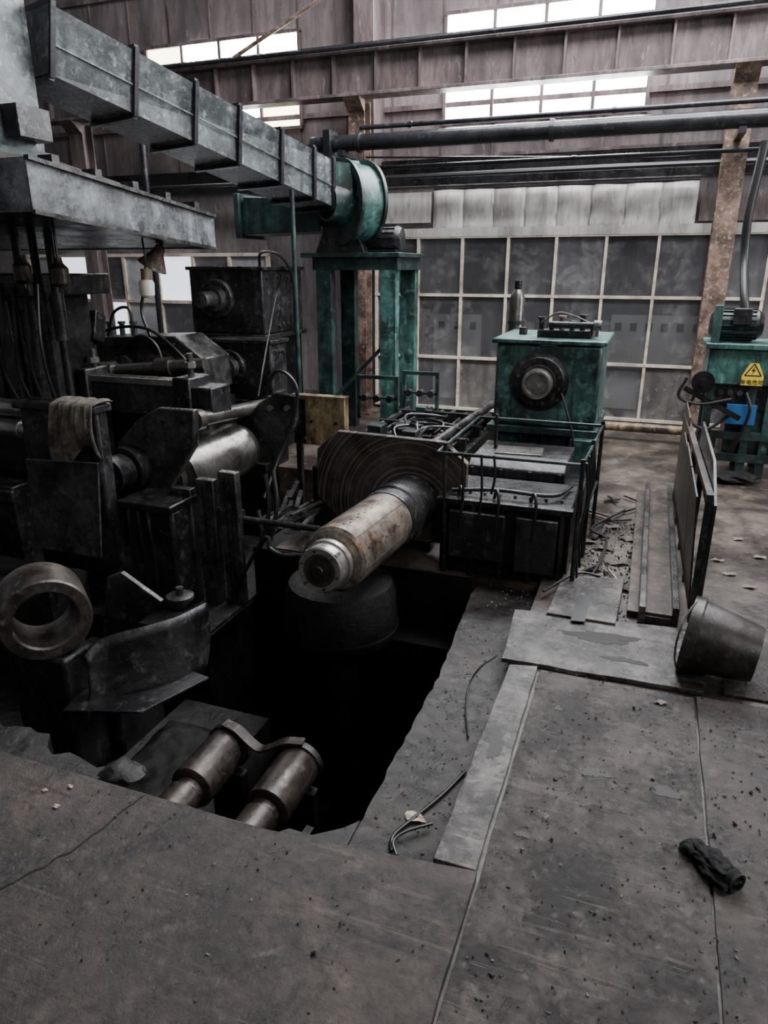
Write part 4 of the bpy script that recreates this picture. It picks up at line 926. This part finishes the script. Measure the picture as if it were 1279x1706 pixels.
root = thing('green_pump_unit', 'green pump unit with motor and a warning sign at the right edge', 'pump unit', (.7,6.3,0))
Y=6.1
x0,x1,z0,z1 = rect(1178,582,1276,642,Y)
MB().box(x0,x1+.25,Y,Y+.5,z0,z1).build('tank', m_green, root, bevel=.01)
MB().box(x0-.03,x1+.3,Y-.03,Y+.53,z1,z1+.04).build('tank_lid', m_green, root, bevel=.005)
c=P(1228,540,Y=Y+.2)
MB().lathe((c.x-.2,Y+.2,z1+.17),(1,0,0),[(0,0),(0,.07),(.03,.115),(.34,.115),(.38,.08),(.38,0)],32).build('motor', m_dark, root)
f=MB()
for k in range(18):
    t=2*math.pi*k/18; f.beam((c.x-.15,Y+.2+.12*math.cos(t),z1+.17+.12*math.sin(t)),(c.x+.12,Y+.2+.12*math.cos(t),z1+.17+.12*math.sin(t)),.006,.014,up=(0,math.cos(t),math.sin(t)))
f.build('cooling_fins', m_green2, root)
MB().box(c.x-.05,c.x+.08,Y+.04,Y+.13,z1+.18,z1+.30).build('terminal_box', m_dark, root, bevel=.006)
boxes('bracket_post', m_green2, root, [(x0,x0+.06,Y+.05,Y+.1,z1+.04,z1+.32),(x1-.0,x1+.08,Y+.02,Y+.1,z1+.04,z1+.45)], .003)
MB().box(x0+.06,x1+.25,Y+.04,Y+.45,z0-.2,z0).build('lower_body', m_dark, root, bevel=.01)
MB().box(x0+.2,x1+.25,Y+.1,Y+.45,.12,z0-.2).build('sump_body', m_green2, root, bevel=.01)
MB().lathe((x0-.02,Y-.02,z0+.02),(0,-1,0),[(0,0),(0,.085),(.05,.085),(.05,.03),(.08,.03),(.08,0)],28).build('pulley', m_black, root)
for xx in (x0+.02,x0+.32,x1+.05):
    for yy in (Y+.03,Y+.42): MB().box(xx,xx+.06,yy,yy+.05,-.012,z0).build('leg', m_green2, root)
boxes('stretcher', m_green2, root, [(x0-.0,x1+.25,Y+.02,Y+.07,.3,.36),(x0,x1+.25,Y+.02,Y+.07,.12,.18)])
MB().beam((x0-.15,Y-.05,z0-.03),(x0+.28,Y-.05,z0-.25),.03,.04).build('lever', m_black, root)
for pts_ in ([(x0-.14,Y-.06,z0+.05),(x0-.18,Y-.06,z0-.1),(x0-.02,Y-.06,z0-.15),(x0+.2,Y-.06,z0-.1)],[(x0-.05,Y,z0-.05),(x0-.1,Y-.04,z0-.25),(x0+.05,Y-.04,z0-.35),(x0+.22,Y-.03,z0-.22)],[(x0+.3,Y-.02,z0-.05),(x0+.34,Y-.07,z0-.18),(x0+.3,Y-.04,z0-.4),(x0+.25,Y,.2)]):
    MB().tube(pts_,.013).build('hose', m_rub, root)
for k in range(4): MB().cyl((x0+.12+k*.07,Y+.0,z0-.06),(x0+.12+k*.07,Y+.05,z0-.06),.022,seg=12).build('fitting', m_mid, root)
xx0,xx1,zz0,zz1=rect(1208,674,1258,706,Y+.02); MB().box(xx0,xx1,Y-.01,Y+.03,zz0,zz1).build('blue_panel', m_blue, root, label='flat blue panel')
sx0,sx1,sz0,sz1 = rect(1236,606,1273,643,Y-.02); cxs=(sx0+sx1)/2
sh=[(sx0,sz0),(sx1,sz0),(sx1,sz0+.07),(cxs+.03,sz1),(cxs-.03,sz1),(sx0,sz0+.07)]
sg=MB().prism([V((x,Y-.012,z)) for x,z in sh],(0,.012,0)).build('warning_sign', m_signy, root)
cz=sz0+.105; s=.058; f=MB()
p=[V((cxs-s,Y-.0135,cz-s*.5)),V((cxs+s,Y-.0135,cz-s*.5)),V((cxs,Y-.0135,cz+s*1.05))]
for a,b in zip(p,p[1:]+p[:1]):
    d_=(b-a).normalized(); nrm=V((0,1,0)).cross(d_)*.004
    f.prism([a-nrm,a+nrm,b+nrm,b-nrm],(0,.002,0))
bolt=[(.008,.045),(-.014,.008),(-.001,.008),(-.010,-.022),(.014,.016),(.002,.016)]
f.prism([V((cxs+x,Y-.0135,cz+z)) for x,z in bolt],(0,.002,0))
f.build('warning_symbol', m_signk, sg)
def text(body, x, y, z, size, m, parent, name):
    cu_=bpy.data.curves.new(name,'FONT'); cu_.body=body; cu_.size=size; cu_.align_x='CENTER'; cu_.extrude=.0006
    o=bpy.data.objects.new(name+'_tmp',cu_); col.objects.link(o); bpy.context.view_layer.update()
    me=bpy.data.meshes.new_from_object(o.evaluated_get(bpy.context.evaluated_depsgraph_get()))
    bpy.data.objects.remove(o); me.materials.clear(); me.materials.append(m)
    t=bpy.data.objects.new(name,me); col.objects.link(t); t.parent=parent; t.location=V((x,y,z))-WL[parent.name]; t.rotation_euler=(R(90),0,0); WL[t.name]=V((x,y,z))
text('有电危险', cxs, Y-.014, sz0+.012, .042, m_signk, sg, 'lettering')
MB().tube([P(1275,235,Y=6.9),P(1262,290,Y=6.9),P(1246,360,Y=6.9),P(1240,430,Y=6.9),P(1240,500,Y=6.7),P(1245,560,Y=6.65)],.035,12).build('hanging_hose', m_rub, label='thick black hose hanging down at the right edge beside the rusty column', cat='hose')
f=MB(); c=P(1215,795,Z=0); bmesh.ops.create_icosphere(f.bm,subdivisions=3,radius=1)
for v in f.bm.verts:
    k=1+.4*noise.noise(v.co*2); v.co=V((c.x+v.co.x*.18*k,c.y-.1+v.co.y*.1*k,.03+v.co.z*.05*k))
f.build('rag_bundle', m_glove, label='dark rag bundle on the floor in front of the green pump unit', cat='rag bundle')

# ================================================================== hanging lamps
c=P(245,480,Y=4.0); zr_=hz(4.0,0)
root = thing('hanging_lamp', 'white guarded bulb lamp hanging on a cord below the hood', 'lamp', (c.x,4.0,zr_))
MB().lathe((c.x,4.0,c.z-.06),(0,0,1),[(0,0),(.0,.03),(.015,.045),(.09,.05),(.11,.04),(.12,.0)],28).build('bulb_glass', m_bulb, root)
MB().cyl((c.x,4.0,c.z+.05),(c.x,4.0,c.z+.12),.03,seg=18).build('socket', m_yel, root)
MB().tube([(c.x,4.0,c.z+.12),(c.x+.01,4.0,(c.z+zr_)/2+.05),(c.x,4.0,zr_+.01)],.006).build('cord', m_rub, root)
c=P(262,424,Y=4.2)
root = thing('cone_lamp', 'dark conical shade lamp tilted under the edge of the hood', 'lamp', (c.x,4.2,1.75))
d_=V((-.45,-.1,-.8)).normalized(); MB().lathe(c-d_*.06,d_,[(0,0),(0,.03),(.05,.04),(.15,.10),(.15,.095),(.05,.034)],28).build('shade', m_col, root)
MB().tube([c-d_*.06,c-d_*.10+V((0,0,.02)),V((c.x+.03,4.2,1.77))],.012).build('arm', m_dark, root)
for (u,v,lb) in ((38,455,'left'),(100,460,'right')):
    c=P(u,v,Y=3.3); root=thing('hanging_canister','dark hanging canister under the near edge of the hood, %s one of two' % lb,'canister',(c.x,3.3,1.8))
    MB().lathe((c.x,3.3,c.z-.06),(0,0,1),[(0,0),(0,.035),(.02,.05),(.1,.05),(.13,.025),(.16,.02),(.16,0)],24).build('body', m_rustroll, root)
    MB().cyl((c.x,3.3,c.z+.09),(c.x,3.3,hz(3.3,0)+.02),.008,seg=8).build('cord', m_rub, root)
pa,pb=P(378,104,Y=7.5),P(575,-30,Y=7.5)
MB().cyl(pa,pb,.02,seg=10).build('brace_rod', m_col, label='pale thin diagonal rod crossing the high left window', cat='rod')
xh=P(550,235,Y=7.3).x
MB().box(xh-.04,xh+.04,7.2,7.4,ZP-.12,ZP+.12).build('pipe_hanger', m_darkpipe, label='dark pipe hanger block next to the fan', cat='hanger', bevel=.004)

# ================================================================== CAMERA, LIGHT
cd = bpy.data.cameras.new('camera'); cam = bpy.data.objects.new('camera', cd); col.objects.link(cam)
cam.location = CAM; cam.rotation_euler = (R(90)-PITCH, 0, YAW)
cd.sensor_fit = 'VERTICAL'; cd.sensor_height = 24; cd.lens = F_PX/1706*24; cd.clip_start = .05
scene.camera = cam
w = bpy.data.worlds.new('world'); scene.world = w; w.use_nodes = True
w.node_tree.nodes['Background'].inputs[0].default_value = (.72,.74,.80,1); w.node_tree.nodes['Background'].inputs[1].default_value = .17
def area(name, loc, target, sx, sy, power, c):
    l = bpy.data.lights.new(name,'AREA'); l.shape='RECTANGLE'; l.size=sx; l.size_y=sy; l.energy=power; l.color=c
    o = bpy.data.objects.new(name,l); col.objects.link(o); o.location=loc; o.rotation_euler=(V(target)-V(loc)).to_track_quat('-Z','Y').to_euler()
area('overhead_fill',(.9,4.6,7.5),(.4,4.6,0),4,4,170,(.97,.98,1))  # added overhead light, no skylight is known here
area('side_opening',(6.5,4.8,4.0),(-2,5.0,1.2),2,3.5,410,(.95,.97,1))
area('high_window_light',(-.1,7.3,4.9),(-.3,2.2,.3),5,1.4,600,(.95,.97,1))
area('wall_wash',(.4,4.6,6.4),(1.2,8.2,2.8),4.5,1.5,640,(.97,.97,1))
area('front_fill',(3.2,-2.5,5.5),(-1.0,5.2,.8),2.5,2.5,140,(1,.98,.95))  # added fill from behind the camera to lift the front faces
